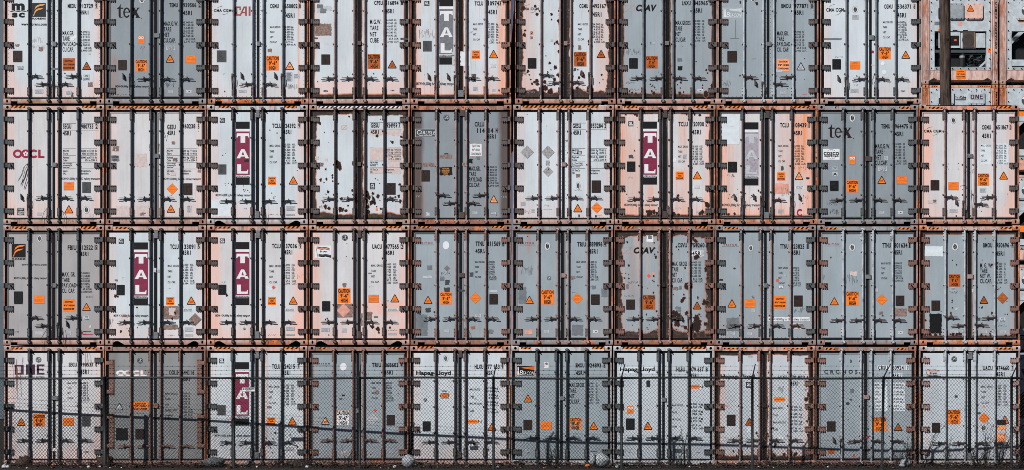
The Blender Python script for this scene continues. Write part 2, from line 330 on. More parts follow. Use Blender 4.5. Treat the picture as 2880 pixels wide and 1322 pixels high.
def bracket_mesh(m, flip):
    """tall saddle over the rod, bolted to the door; z runs 0 .. .2"""
    mb = MB(); mb.cbox(-.05, .046, .004, DF, .0, .205, m, .006)
    a = [(-.032, .004), (-.028, -.034), (-.014, -.052), (.014, -.052), (.028, -.034), (.032, .004)]
    v = [(x, y, z) for z in (.012, .19) for x, y in a]; n = 6
    mb.faces(v, [(i, i + 1, n + i + 1, n + i) for i in range(n - 1)] + [tuple(range(n - 1, -1, -1)), tuple(range(n, 2 * n))], m)
    for z in (.03, .1, .175):
        for x in (-.041, .039): mb.tube([(x, .006, z), (x, -.012, z)], .010, metal('x'), 6)
    return mb.mesh('rod_bracket')
def cam_mesh(m, top, seed):
    """rod end cam gripped by the two jaws of its keeper on the frame"""
    r = random.Random(seed); mb = MB()
    mb.cbox(-.036, .036, -.012, .0, -.03, .03, m, .005)
    mb.cbox(-.042, -.02, -.055, -.008, -.012, .030, m, .006); mb.cbox(.018, .044, -.055, -.008, -.014, .026, m, .006)
    mb.tube([(-.01, -.05, .012), (.03, -.075, -.018 if top else -.03), (.05, -.055, -.03)], [.016, .014, .009], m, 7)
    mb.tube([(0, -.03, -.02), (0, -.03, .035)], .022, m, 8); mb.tube([(-.03, -.06, .01), (-.012, -.06, .012)], .008, metal('w'), 6)
    if not top: mb.cbox(-.02, .052, -.05, -.004, -.046, -.018, m, .008)
    return mb.mesh('cam_keeper')
def guide_mesh(m):
    mb = MB(); mb.cbox(-.052, .034, -.004, DF, -.016, .018, m, .005)
    mb.tube([(-.04, 0, 0), (-.04, -.02, 0)], .009, metal('x'), 6)
    a = [(-.031, .002), (-.028, -.034), (-.012, -.05), (.012, -.05), (.028, -.034), (.031, .002)]
    v = [(x, y, z) for z in (-.013, .015) for x, y in a]; n = 6
    mb.faces(v, [(i, i + 1, n + i + 1, n + i) for i in range(n - 1)] + [tuple(range(n - 1, -1, -1)), tuple(range(n, 2 * n))], m)
    return mb.mesh('rod_guide')
def handle_mesh(m, s, var):
    """swung lock handle lying in its catch; s = direction it points from the rod"""
    mb = MB(); q = 1 if s > 0 else -1; B = lambda a, b, *r: mb.cbox(min(q * a, q * b), max(q * a, q * b), *r)
    B(-.022, .030, -.056, -.03, -.026, .026, m); mb.tube([(q * .003, -.056, 0), (q * .003, -.066, 0)], .012, metal('x'), 6)
    B(.024, .095, -.030, -.010, -.022, .014, m, .004)
    d = (.0, .010, -.006)[var]
    mb.tube([(q * .085, -.016, -.006), (q * .16, -.014, -.014), (q * .215, -.012, -.024), (q * .25, -.012, -.034 - d), (q * .335, -.012, -.036 - d)], [.013, .012, .0105, .010, .009], m, 7)
    mb.tube([(q * .09, -.010, .010), (q * .30, -.008, .008 + d * .4)], [.009, .0075], m, 6)
    B(.145, .176, .010, DF, -.034, .024, m, .005)                                # catch plate
    mb.tube([(q * .158, DF, .026), (q * .158, -.008, .040), (q * .160, -.022, .042), (q * .161, -.028, .024)], [.011, .012, .014, .010], m, 8)
    B(.146, .184, -.032, -.004, -.010, .012, m, .005); B(.152, .190, -.028, -.014, -.044, -.026, m, .005)
    return mb.mesh('rod_handle')
def hang_mesh(m, s):
    """handle hanging straight down beside its rod, the empty catch on the door on side s"""
    mb = MB(); q = s
    mb.cbox(-.048, .0, -.058, -.03, -.032, .036, m, .005); mb.tube([(-.036, -.055, -.02), (-.034, -.052, -.16), (-.028, -.05, -.26), (-.030, -.048, -.33)], [.018, .012, .014, .011], m, 7)
    mb.tube([(.022, -.05, -.03), (.03, -.05, -.1), (.02, -.05, -.2)], .008, m, 5)
    x = q * .19; mb.cbox(x - .022, x + .022, -.008, DF, -.05, .05, m, .006)
    mb.tube([(x - .02, DF - .01, .075), (x - .014, -.03, .07), (x + .008, -.035, .035), (x + .012, -.02, -.02)], [.016, .016, .013, .013], m, 7)
    mb.cbox(x - .008, x + .03, -.04, -.01, -.055, -.012, m, .006)
    return mb.mesh('rod_handle')
def door_mesh(m, s, c, rim, riv, rimm):
    """insulated door leaf; s = side, c = half width of the middle joint"""
    mb = MB(); x0, x1 = (c, 1.127) if s > 0 else (-1.127, -c); z0, z1 = .153, 2.718
    mb.cbox(x0, x1, DF, .10, z0, z1, m, .007)
    if rim:
        for k, (i, w, yy) in enumerate(((.008, .012, DF - .010), (.030, .007, DF - .004))):
            a, b, d, e = x0 + i, x1 - i, z0 + i, z1 - i
            mm = rimm if k == 0 else m
            mb.box(a, b, yy, DF + .002, d, d + w, mm); mb.box(a, b, yy, DF + .002, e - w, e, mm)
            mb.box(a, a + w, yy, DF + .002, d + w, e - w, mm); mb.box(b - w, b, yy, DF + .002, d + w, e - w, mm)
    if riv:
        for z in [z0 + .03 + .0945 * k for k in range(27)]:
            for x in (x0 + .022, x1 - .022): mb.tube([(x, DF + .001, z), (x, DF - .003, z)], .007, metal('x'), 5)
        for k in range(11):
            x = x0 + .06 + (x1 - x0 - .12) * k / 10; mb.tube([(x, DF + .001, z0 + .02), (x, DF - .003, z0 + .02)], .007, metal('x'), 5)
    return mb.mesh('door')
def frame_mesh(m, sill, first):
    mb = MB(); H = 2.896
    for s in (-1, 1):
        e = 1.183 if s > 0 or first else 1.197
        a, b = sorted((s * e, s * 1.219)); mb.cbox(a, b, .0, .16, .118, H - .118, m, .006)                # corner post nose
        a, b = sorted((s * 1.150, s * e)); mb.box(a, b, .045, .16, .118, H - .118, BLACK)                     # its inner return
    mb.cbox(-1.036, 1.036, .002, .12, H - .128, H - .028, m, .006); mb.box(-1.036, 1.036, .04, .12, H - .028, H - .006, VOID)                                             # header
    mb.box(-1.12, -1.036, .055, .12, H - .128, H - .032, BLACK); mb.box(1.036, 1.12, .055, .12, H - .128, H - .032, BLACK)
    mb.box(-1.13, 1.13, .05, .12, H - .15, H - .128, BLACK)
    if sill == 'n':
        mb.cbox(-.88, .88, .002, .14, .002, .112, m, .006)
        for s in (-1, 1): a, b = sorted((s * .88, s * 1.041)); mb.box(a, b, .003, .14, .060, .111, m)
    else:
        out = [(-1.041, .045), (-1.041, .111), (1.041, .111), (1.041, .045), (.98, .085), (.91, .088), (.80, .026), (.76, .0), (-.76, .0), (-.80, .026), (-.91, .088), (-.98, .085)]
        mb.prism(out, .002, .14, m)
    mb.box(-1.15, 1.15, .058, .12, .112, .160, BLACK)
    return mb.mesh('frame')
def shell_mesh(m, roofm):
    """insulated box behind the doors: sides, roof, floor and far end"""
    mb = MB(); W, H, L = 1.205, 2.88, 12.19; y0 = .16
    mb.faces([(x, y, z) for z in (.05, H) for y in (y0, L) for x in (-W, W)], [(0, 2, 3, 1), (4, 5, 7, 6), (2, 6, 7, 3), (0, 4, 6, 2), (1, 3, 7, 5)], m)
    mb.box(-1.14, 1.14, .104, .158, .14, 2.76, VOID)
    for s in (-1, 1):
        for z0, z1 in ((.0, .1), (2.83, 2.896)):                                   # side rails
            a, b = sorted((s * 1.17, s * 1.219)); mb.box(a, b, y0, L, z0, z1, m)
    return mb.mesh('body_shell')
def seal_mesh(c):
    mb = MB(); mb.box(-1.15, 1.15, .062, .103, .135, 2.765, BLACK)
    for s in (-1, 1):
        a, b = sorted((s * 1.127, s * 1.149)); mb.box(a, b, .036, .062, .114, 2.766, BLACK)
    mb.box(-1.12, 1.12, .036, .062, 2.72, 2.745, BLACK); mb.box(-1.12, 1.12, .036, .062, .116, .150, BLACK)
    mb.box(-c + .004, c - .004, .034, .062, .153, 2.718, BLACK)
    return mb.mesh('door_seal')
# ------------------------------------------------------------------ things printed on, stuck to or worn into the doors
class Marks:
    """turns the coordinates read off an enlarged crop of the photograph into places on one container's doors"""
    L1 = property(lambda s: DF - .0022 - s.k * .00008)      # every later mark lies a hair in front of the earlier ones
    L2 = property(lambda s: s.L1 - .0014); L3 = property(lambda s: s.L1 - .0028); L4 = property(lambda s: s.L1 - .0042)
    def __init__(s, root, cx, base, ox, oy, sc):
        s.root, s.cx, s.base, s.ox, s.oy, s.sc = root, cx, base, ox, oy, sc; s.k = 0; s.ink = MB(); s.table = MB(); s.worn = MB(); s.hand = MB(); s.rnd = random.Random(int(cx * 7 + base))
    def x(s, zx): return (s.ox + zx / s.sc - s.cx) * K
    def z(s, zy): return (s.base - (s.oy + zy / s.sc)) * K
    def d(s, n): return n / s.sc * K
    def rect(s, mb, b, y, m): mb.poly([(s.x(b[0]), y, s.z(b[3])), (s.x(b[2]), y, s.z(b[3])), (s.x(b[2]), y, s.z(b[1])), (s.x(b[0]), y, s.z(b[1]))], m)
    def rough(s, mb, b, y, m, k=.08, n=5):
        """rectangle with torn edges"""
        x0, y0, x1, y1 = b; w, h = x1 - x0, y1 - y0; r = s.rnd; P = []; n = max(3, int(max(w, h) / 14)); kw, kh = min(k, 4.5 / w), min(k, 4.5 / h)
        for i in range(n): P.append((x0 + w * i / n, y0 + h * kh * r.uniform(-1, 1)))
        for i in range(n): P.append((x1 + w * kw * r.uniform(-1, 1), y0 + h * i / n))
        for i in range(n): P.append((x1 - w * i / n, y1 + h * kh * r.uniform(-1, 1)))
        for i in range(n): P.append((x0 + w * kw * r.uniform(-1, 1), y1 - h * i / n))
        mb.poly([(s.x(a), y, s.z(c)) for a, c in P], m)
    def text(s, mb, b, txt, m, y, off=.028, shear=0, center=False):
        lo, hi = text_width(txt, off); h = s.d(b[3] - b[1]); sx = s.d(b[2] - b[0]) / ((hi - lo) * h / CAPH)
        text_into(mb, txt, s.x(b[0]), s.z(b[3]), h, sx, m, y, off, shear)
    def fit(s, mb, b, txt, m, y, off=.055, shear=0):
        """stretch the ink of txt to fill the box exactly"""
        V = []; x = 0
        for ch in txt:
            if ch == ' ': x += .35; continue
            vs, fs, adv = GL[(off, ch)]; V.append(([(x + v[0] + shear * v[1], v[1]) for v in vs], fs)); x += adv
        X = [p[0] for vs, _ in V for p in vs]; Z = [p[1] for vs, _ in V for p in vs]; a0, a1, c0, c1 = min(X), max(X), min(Z), max(Z)
        A, B, C, D = s.x(b[0]), s.x(b[2]), s.z(b[3]), s.z(b[1])
        for vs, fs in V: mb.faces([(A + (p[0] - a0) / (a1 - a0) * (B - A), y, C + (p[1] - c0) / (c1 - c0) * (D - C)) for p in vs], fs, m)
    def block(s, b, h, pitch, lines, m, right=False, mb=None, y=None, off=.028):
        """lines of one size; the longest fills x0..x1"""
        W = max(text_width(l, off)[1] - text_width(l, off)[0] for l in lines); H = s.d(h); sx = s.d(b[1] - b[0]) / (W * H / CAPH)
        for i, l in enumerate(lines):
            lo, hi = text_width(l, off); w = (hi - lo) * H / CAPH * sx; zx = s.x(b[1]) - w if right else s.x(b[0])
            text_into(mb or s.table, l, zx, s.z(b[2] + h + pitch * i), H, sx, m, s.L1 if y is None else y, off)
    def done(s, name, mb):
        s.k += 1
        if mb.f: return mb.build(name, s.root)
    def tri(s, cx, y0, y1, fill):
        mb = MB(); w = (y1 - y0) * 0.55; r = s.d(5)
        def t(k, y, m, round_):
            C = [(s.x(cx), s.z(y0)), (s.x(cx - w), s.z(y1)), (s.x(cx + w), s.z(y1))]; c = (s.x(cx), s.z(y0 + (y1 - y0) * .667))
            P = [(c[0] + (a - c[0]) * k, c[1] + (b - c[1]) * k) for a, b in C]; Q = []
            for i in range(3):
                p, a, b = P[i], P[i - 1], P[(i + 1) % 3]
                for q in (a, b):
                    L = math.hypot(q[0] - p[0], q[1] - p[1]); Q.append((p[0] + (q[0] - p[0]) * round_ / L, p[1] + (q[1] - p[1]) * round_ / L))
            mb.poly([(a, y, b) for a, b in Q], m)
        t(1.06, s.L1, INK, r * 1.6); t(.77, s.L2, fill, r * .3)
        h = (y1 - y0)
        for i, wd in enumerate(("SUPER", "HEAVY")):
            s.text(mb, (cx - h * .19, y0 + h * (.58 + .14 * i), cx + h * .19, y0 + h * (.65 + .14 * i)), wd, INK, s.L3, .028)
        s.done('warning_triangle', mb)
    def caution(s, kind, b, col):
        mb = MB(); x0, y0, x1, y1 = b; w, h = x1 - x0, y1 - y0; s.rect(mb, b, s.L1, col)
        if col is WHITE or kind == 'e':
            e = 2
            for q in ((x0, y0, x1, y0 + e), (x0, y1 - e, x1, y1), (x0, y0, x0 + e, y1), (x1 - e, y0, x1, y1)): s.rect(mb, q, s.L2, ORGP)
        L = {'a': (("CAUTION", .02, .98, .06, .30), ("9'-6\"", .2, .84, .39, .62), ("HIGH", .24, .78, .71, .95)),
             'f': (("CAUTION", .02, .98, .06, .30), ("9' 6\"", .25, .76, .39, .62), ("HIGH", .24, .78, .71, .95)),
             'b': (("CAUTION", .16, .84, .17, .29), ("9'6\" HIGH", .08, .95, .45, .57), ("CONTAINER", .05, .95, .73, .85)),
             'c': (("CAUTION", .16, .86, .14, .30), ("HIGH", .32, .70, .42, .58), ("CONTAINER", .06, .94, .70, .88)),
             'g': (("CAUTION", .10, .84, .10, .30), ("9'6\" HIGH", .06, .86, .40, .60), ("CONTAINER", .04, .94, .70, .90))}['a' if kind == 'e' else kind]
        off = .055 if kind in 'bg' else .04
        for t, a, c, p, q in L: s.text(mb, (x0 + w * a, y0 + h * p, x0 + w * c, y0 + h * q), t, INK, s.L3, off)
        s.done('caution_sticker', mb)
    def notice(s, b, diamond=False, worn=None):
        mb = MB(); x0, y0, x1, y1 = b; w, h = x1 - x0, y1 - y0; f = worn or ORG
        if diamond:
            cx, cy = (x0 + x1) / 2, (y0 + y1) / 2
            for k, m, y in ((1, INK if f is not PAPER else ORGP, s.L1), (.965, f, s.L2)):
                mb.poly([(s.x(cx + a * w / 2 * k), y, s.z(cy + c * h / 2 * k)) for a, c in ((0, 1), (1, 0), (0, -1), (-1, 0))], m)
            for i, k in enumerate((.22, .3, .5, .68, .84)):
                L = min(k, 1 - k) * w * .8 if k != .22 else w * .18; s.line_row(mb, cx - L, cx + L, y0 + h * k, h * .02, s.L3, f)
            s.line_row(mb, cx - w * .32, cx + w * .32, y0 + h * .56, h * .02, s.L3, f)
        else:
            s.rect(mb, b, s.L1, REDB); s.rect(mb, (x0 + 2, y0 + 2, x1 - 2, y1 - 2), s.L2, f)
            s.line_row(mb, x0 + w * .32, x0 + w * .68, y0 + h * .12, h * .05, s.L3, f)
            for k in (.24, .44, .52, .60, .72, .90): s.line_row(mb, x0 + w * (.06 if k > .3 else .2), x1 - w * (.06 if k > .3 else .2), y0 + h * k, h * .022, s.L3, f)
        s.done('notice_sticker', mb)
    def line_row(s, mb, x0, x1, y, t, Y, bg):
        """one line of print too small to read: words as short dashes"""
        x = x0
        while x < x1:
            w = s.rnd.uniform(3, 9); s.rect(mb, (x, y, min(x1, x + w), y + t), Y, REDB if bg is ORG else INKG); x += w + 2.2
    def dual(s, b):
        mb = MB(); x0, y0, x1, y1 = b; w, h = x1 - x0, y1 - y0; s.rect(mb, b, s.L1, REDB); s.rect(mb, (x0 + 1.5, y0 + 1.5, x1 - 1.5, y1 - 1.5), s.L2, ORG)
        for k in (.28, .72): s.disc(mb, x0 + w * k, y0 + h * .26, w * .2, w * .2, s.L3, WHITE); s.disc(mb, x0 + w * k, y0 + h * .26, w * .1, w * .06, s.L4, INKG)
        for k in (.5, .6, .7, .8): s.line_row(mb, x0 + w * .15, x1 - w * .15, y0 + h * k, h * .02, s.L3, ORG)
        s.done('notice_sticker', mb)
    def disc(s, mb, cx, cy, rx, ry, y, m, n=18, a0=0, a1=1):
        mb.poly([(s.x(cx + rx * math.cos(2 * math.pi * i / n)), y, s.z(cy + ry * math.sin(2 * math.pi * i / n))) for i in range(n)], m)
    def arc(s, mb, cx, cy, rx, ry, t, y, m, a0=0, a1=360, n=20):
        for i in range(n):
            a, b = R(a0 + (a1 - a0) * i / n), R(a0 + (a1 - a0) * (i + 1) / n)
            mb.poly([(s.x(cx + (rx - q) * math.cos(c)), y, s.z(cy - (ry - q) * math.sin(c))) for c, q in ((a, 0), (b, 0), (b, t), (a, t))], m)
    def plate(s, b, m):
        mb = MB(); x0, y0, x1, y1 = b; y = DF
        X0, X1, Z0, Z1 = s.x(x0), s.x(x1), s.z(y1), s.z(y0); mb.cbox(X0, X1, y - .008, y, Z0, Z1, m, .002)
        for i in range(4):
            for zz in [y0 + (y1 - y0) * (.12 + .08 * k) for k in range(10)][i % 2::2]:
                w = (x1 - x0); a = x0 + w * .12 + s.rnd.uniform(0, w * .3); s.rect(mb, (a, zz, a + s.rnd.uniform(w * .15, w * .4), zz + 1.4), y - .0088, INKG if m is not PLATEG else INK)
        for a in (X0 + .01, X1 - .01):
            for c in (Z0 + .01, Z1 - .01): mb.tube([(a, y - .007, c), (a, y - .011, c)], .006, metal('g'), 6)
        s.done('data_plate', mb)
    def gl(s, b, old=False):
        mb = MB(); x0, y0, x1, y1 = b; w, h = x1 - x0, y1 - y0; s.rect(mb, b, s.L1, CHAR)
        s.text(mb, (x0 + w * .12, y0 + h * .16, x0 + w * .88, y0 + h * .68), "GL", WHITE, s.L2, .028, .2 if old else 0)
        s.rect(mb, (x0 + w * .12, y0 + h * .8, x1 - w * .12, y0 + h * .86), s.L2, PAPER); s.done('class_sticker', mb)
    def small(s, b, m=PAPER, frame=False):
        mb = MB(); x0, y0, x1, y1 = b; w, h = x1 - x0, y1 - y0
        if frame: s.rect(mb, b, s.L1, INKG); b = (x0 + 1.6, y0 + 1.6, x1 - 1.6, y1 - 1.6)
        s.rect(mb, b, s.L2, m)
        n = max(2, int(h / 8))
        for k in range(n): s.line_row(mb, x0 + w * .08, x1 - w * s.rnd.uniform(.08, .3), y0 + h * (k + .5) / (n + .3), max(1.1, h * .06), s.L3, PAPER)
        s.done('small_label', mb)
    def words(s, b, txt, m=PAPER, ink=INK, off=.028):
        mb = MB(); x0, y0, x1, y1 = b; w, h = x1 - x0, y1 - y0
        if m: s.rect(mb, b, s.L1, m)
        L = txt.split(';'); n = len(L)
        W = max(text_width(l, off)[1] - text_width(l, off)[0] for l in L)
        for i, l in enumerate(L):
            lo, hi = text_width(l, off); ww = w * .86 * (hi - lo) / W; y = y0 + h * (i + .2) / n; s.text(mb, (x0 + w / 2 - ww / 2, y, x0 + w / 2 + ww / 2, y + h / n * .6), l, ink, s.L2, off)
        s.done('label', mb)
    def scrawl(s, b, m=INKG):
        x0, y0, x1, y1 = b; r = s.rnd; x = x0; H = y1 - y0
        while x < x1:
            p = [(x, y0 + r.random() * H)]
            for _ in range(r.randint(2, 4)): p.append((p[-1][0] + r.uniform(-3, 8), y0 + r.random() * H))
            for (a, c), (e, f) in zip(p, p[1:]):
                L = math.hypot(e - a, f - c) or 1; nx, ny = -(f - c) / L * .75, (e - a) / L * .75
                s.hand.poly([(s.x(a + nx), s.L1, s.z(c + ny)), (s.x(e + nx), s.L1, s.z(f + ny)), (s.x(e - nx), s.L1, s.z(f - ny)), (s.x(a - nx), s.L1, s.z(c - ny))], m)
            x = p[-1][0] + r.uniform(3, 8)
    def chip(s, cx, cy, r, halo=True):
        q = s.rnd; n = 13; base = [q.uniform(.55, 1.15) for _ in range(n)]; el = q.uniform(.9, 1.5)
        s.k += .4
        for k, y, m in (((1.16, s.L1, RUSTO),) if halo else ()) + ((1, s.L2, RUSTY),):
            s.worn.poly([(s.x(cx + r * k * base[i] * math.cos(2 * math.pi * i / n)), y, s.z(cy + r * k * base[i] * el * math.sin(2 * math.pi * i / n))) for i in range(n)], m)
    def band(s, mb, pts, w, y, m):
        """swoosh: centre line points with half widths"""
        P = [(s.x(a), s.z(c)) for a, c in pts]; W = [s.d(q) for q in w]
        for i in range(len(P) - 1):
            (a, c), (e, f) = P[i], P[i + 1]; mb.poly([(a, y, c + W[i]), (e, y, f + W[i + 1]), (e, y, f - W[i + 1]), (a, y, c - W[i])], m)
    def logo(s, name, b, v=''):
        mb = MB(); x0, y0, x1, y1 = b; w, h = x1 - x0, y1 - y0; U = lambda u, q: (x0 + w * u, y0 + h * q)
        RC = lambda a, c, e, f, y, m: s.rect(mb, (x0 + w * a, y0 + h * c, x0 + w * e, y0 + h * f), y, m)
        PG = lambda P, y, m: mb.poly([(s.x(x0 + w * a), y, s.z(y0 + h * c)) for a, c in P], m)
        TX = lambda a, c, e, f, t, m, y=s.L2, off=.055, sh=0: s.text(mb, (x0 + w * a, y0 + h * c, x0 + w * e, y0 + h * f), t, m, y, off, sh)
        if name == 'msc':
            s.fit(mb, (x0 + w * .12, y0, x0 + w * .88, y0 + h * .50), 'm', INK, s.L1, .055)
            s.band(mb, [U(0, .55), U(.1, .57), U(.3, .53), U(.5, .57), U(.7, .53), U(.9, .57), U(1, .55)], [1.5, 3.5, 3.5, 4, 3.5, 3.5, 1.5], s.L2, INK)
            s.fit(mb, (x0 + w * .13, y0 + h * .65, x0 + w * .47, y0 + h), 's', INK, s.L1, .055); s.fit(mb, (x0 + w * .53, y0 + h * .65, x0 + w * .88, y0 + h), 'c', INK, s.L1, .055)
        elif name == 'florens':
            c1, c2 = (TAN, CHAR) if v == 't' else (ORG, INK)
            RC(0, 0, 1, 1, s.L1, c2); t = h / 150
            s.band(mb, [U(.97, .08), U(.8, .14), U(.6, .16), U(.42, .22), U(.28, .33), U(.2, .48)], [1 * t, 8 * t, 9 * t, 10 * t, 10 * t, 1 * t], s.L2, c1)
            s.band(mb, [U(.84, .36), U(.66, .42), U(.48, .45), U(.33, .53), U(.22, .66), U(.17, .82), U(.08, .96)], [1 * t, 7 * t, 9 * t, 11 * t, 13 * t, 12 * t, 1 * t], s.L2, c1)
            s.text(mb, (x0 + w * .01, y1 + h * .06, x1 - w * .01, y1 + h * .18), "FLORENS", INK, s.L1, .055)
        elif name == 'tex':
            m = INK if v != 'p' else flat('print_dark_wine', (0.018, 0.009, 0.011), .5)
            PG([(.16, .0), (.16, .90), (.20, .96), (.27, .90), (.29, .93), (.20, 1.0), (.10, .98), (.07, .88), (.07, .36), (0, .36), (.0, .33), (.10, .2)], s.L1, m)
            PG([(.14, .27), (.27, .27), (.27, .35), (.14, .35)], s.L2, m)
            X, Y = U(.42, .63); s.arc(mb, X, Y, w * .15, h * .37, w * .065, s.L1, m, 28, 325, 26); RC(.33, .56, .56, .62, s.L2, m); s.band(mb, [U(.55, .40), U(.55, .61)], [1, 1], s.L2, m)
            PG([(.515, .45), (.575, .62), (.50, .62)], s.L2, m)
            PG([(.60, .27), (.80, .27), (.80, .31), (.77, .32), (.97, .95), (1.0, .97), (1.0, 1.0), (.80, 1.0), (.80, .97), (.83, .95), (.66, .32), (.60, .31)], s.L1, m)
            PG([(.85, .27), (.98, .27), (.98, .30), (.93, .33), (.71, .94), (.74, .97), (.74, 1), (.58, 1), (.58, .97), (.63, .95), (.87, .33), (.85, .30)], s.L2, m)
            X, Y = U(1.06, 1.03); s.disc(mb, X, Y, w * .02, w * .02, s.L1, m, 8)
        elif name == 'cma':
            TX(0, .36, 1, .66, "CMA CGM", INK, s.L1, .04)
            X, Y = U(.5, .34); s.arc(mb, X, Y, w * .34, h * .34, w * .016, s.L1, INK, 92, 165); X, Y = U(.5, .64); s.arc(mb, X, Y, w * .34, h * .36, w * .016, s.L1, INK, -90, -10)
        elif name == 'cai':
            PG([(.28, 0), (.36, 0), (.36, .4), (.28, .4)], s.L2, REDB)
            PG([(.06, 0), (.36, 0), (.36, .16), (.15, .16), (.15, .84), (.33, .84), (.33, 1), (.0, 1), (.0, .08)], s.L1, REDB)
            PG([(.55, 0), (.74, 0), (.74, 1), (.64, 1), (.64, .16), (.60, .16), (.36, 1), (.27, 1)], s.L2, REDB); RC(.44, .58, .70, .72, s.L3, REDB)
            RC(.86, 0, .98, 1, s.L1, REDB); RC(.80, 0, 1.0, .1, s.L2, REDB) if False else None
        elif name == 'tal':
            bg, fg = {'m': (MAG, WHITE), 'f': (MAGF, PAPER), 'g': (GREYP, WHITE)}[v]
            bg = bg if v != 'f' else MAGF
            RC(0, 0, 1, .115, s.L1, INK); RC(0, .115, 1, .155, s.L1, WHITE); RC(0, .155, 1, .845, s.L1, bg); RC(0, .845, 1, .875, s.L1, WHITE); RC(0, .875, 1, 1, s.L1, INK)
            PG([(.07, .185), (.95, .185), (.97, .250), (.90, .250), (.86, .228), (.68, .228), (.68, .335), (.34, .335), (.34, .228), (.16, .228), (.12, .250), (.05, .250)], s.L2, fg)
            PG([(.40, .435), (.62, .435), (.95, .580), (.70, .580), (.65, .552), (.36, .552), (.31, .580), (.05, .580)], s.L2, fg); PG([(.51, .468), (.60, .527), (.42, .527)], s.L3, bg)
            PG([(.10, .675), (.38, .675), (.38, .785), (.80, .785), (.84, .760), (.90, .760), (.88, .822), (.10, .822)], s.L2, fg)
            TX(.02, .853, .98, .872, "INTERNATIONAL", INK, s.L3, .028); RC(.06, .885, .94, .889, s.L2, PAPER)
        elif name == 'oocl':
            m = RED if v != 'w' else ORGP; f = WHITE; sh = .02 if v == 'w' else 0
            for dx, mm, y in (((-.025, WHITE, s.L2), (0, ORGP, s.L1)) if v == 'w' else ((0, RED, s.L1),)):
                for cx in (.14, .40):
                    X, Y = U(cx + dx, .5); s.arc(mb, X, Y, w * .15, h * .5, w * .072 if cx < .3 else w * .05, y - (.0008 if cx > .3 else 0), mm, 0, 360, 28)
                X, Y = U(.66 + dx, .5); s.arc(mb, X, Y, w * .15, h * .5, w * .072, y, mm, 38, 322, 24)
                PG([(.80 + dx, .02), (.875 + dx, .02), (.875 + dx, .76), (1 + dx, .76), (1 + dx, .98), (.80 + dx, .98)], y - .001, mm)
            if v != 'w':
                X, Y = U(.40, .5); s.disc(mb, X, Y, w * .105, h * .34, s.L2, RED)
                for k in range(5):
                    a = R(90 + 72 * k); s.disc(mb, X + w * .052 * math.cos(a), Y - w * .052 * math.sin(a), w * .03, w * .03, s.L3, WHITE, 10)
                s.disc(mb, X, Y, w * .018, w * .018, s.L4, RED, 8)
        elif name == 'one':
            m = PLUM
            RC(0, .04, .30, .20, s.L1, m); RC(0, .84, .30, 1, s.L1, m); RC(0, .20, .085, .84, s.L1, m); RC(.215, .20, .30, .84, s.L1, m)
            RC(.38, .0, .465, 1, s.L1, m); RC(.595, 0, .68, 1, s.L1, m); PG([(.38, 0), (.48, 0), (.68, 1), (.58, 1)], s.L2, m)
            RC(.74, 0, 1, .17, s.L1, m); RC(.74, .41, .98, .58, s.L1, m); RC(.74, .83, 1, 1, s.L1, m); RC(.74, .17, .815, .83, s.L1, m)
            TX(0, 1.17, 1, 1.28, "OCEAN NETWORK EXPRESS", INKG, s.L1, .028)
        elif name == 'csav':
            e = .012
            P = [(0, .12), (.30, 0), (.29, .84), (.02, 1)]
            for i in range(4):
                a, c = P[i], P[(i + 1) % 4]; s.stroke(mb, U(*a), U(*c), 2.4, s.L1, PINKP)
            s.stroke(mb, U(*P[0]), U(*P[2]), 1.6, s.L1, PINKP); s.stroke(mb, U(*P[1]), U(*P[3]), 1.6, s.L2, PINKP)
            if v != 'o': TX(.33, .08, .94, .86, "CSAV", INK, s.L1, .055, .22)
        elif name == 'beacon':
            k = WHITE if v == 'w' else ORG
            RC(0, 0, 1, 1, s.L1, k if v == 'w' else ORG); RC(.02, .03, .98, .97, s.L2, SLATE if v == 'c' else INK) if v != 'w' else RC(.012, .03, .988, .97, s.L2, PAINTED_G)
            for i in range(5):
                q = .06 + .075 * i; PG([(.2, .19), (.98, q), (.98, q + .045), (.2, .2)], s.L3, k)
            PG([(.10, .95), (.04, .95), (.06, .25), (.05, .2), (.09, .1), (.13, .2), (.12, .25), (.15, .95)], s.L3, WHITE)
            TX(.16, .45, .34, .92, "B", WHITE, s.L3, .0, .2); TX(.34, .57, .95, .92, "EACON", WHITE, s.L3, .0, .2)
        elif name == 'carlisle':
            RC(0, 0, 1, 1, s.L1, WHITE); RC(.015, .04, .985, .96, s.L2, SLATE); TX(.05, .14, .21, .68, "C", WHITE, s.L3, 0, .2); TX(.21, .26, .95, .68, "ARLISLE", WHITE, s.L3, .0, .2); TX(.18, .76, .82, .86, "LEASING INTERNATIONAL", WHITE, s.L3, .028)
        elif name == 'triton':
            TX(.1, 0, .9, .5, "T R I T O N", REDB if v != 'k' else INKG, s.L1, .055); TX(0, .66, 1, .9, "www.tritoncontainer.com", INKG, s.L1, .0)
        elif name == 'cosco':
            RC(0, 0, 1, 1, s.L1, WHITE)
            X, Y = U(.5, .5)
            for rx in (.33, .13): s.arc(mb, X, Y, w * rx, h * .45, 2.2, s.L2, INK, 40, 140); s.arc(mb, X, Y, w * rx, h * .45, 2.2, s.L2, INK, 220, 320)
            TX(.03, .3, .97, .55, "COSCO", INK, s.L3, .055); TX(.07, .60, .93, .74, "SHIPPING", INK, s.L3, .055)
        elif name == 'hapag': s.fit(mb, (x0, y0, x1, y1 + h * .28), "Hapag-Lloyd", INK, s.L1, .04)
        elif name == 'cronos': TX(0, 0, 1, 1, "C R O N O S", CHAR, s.L1, .04)
        elif name == 'uasc':
            if v != 'n': RC(-.05, -.05, 1.02, 1.03, s.L1, WHITE)
            s.band(mb, [U(.03, .05), U(.16, .98)], [1, 1], s.L2, INK); s.stroke(mb, U(.03, .04), U(.16, 1), 4, s.L2, SLATE)
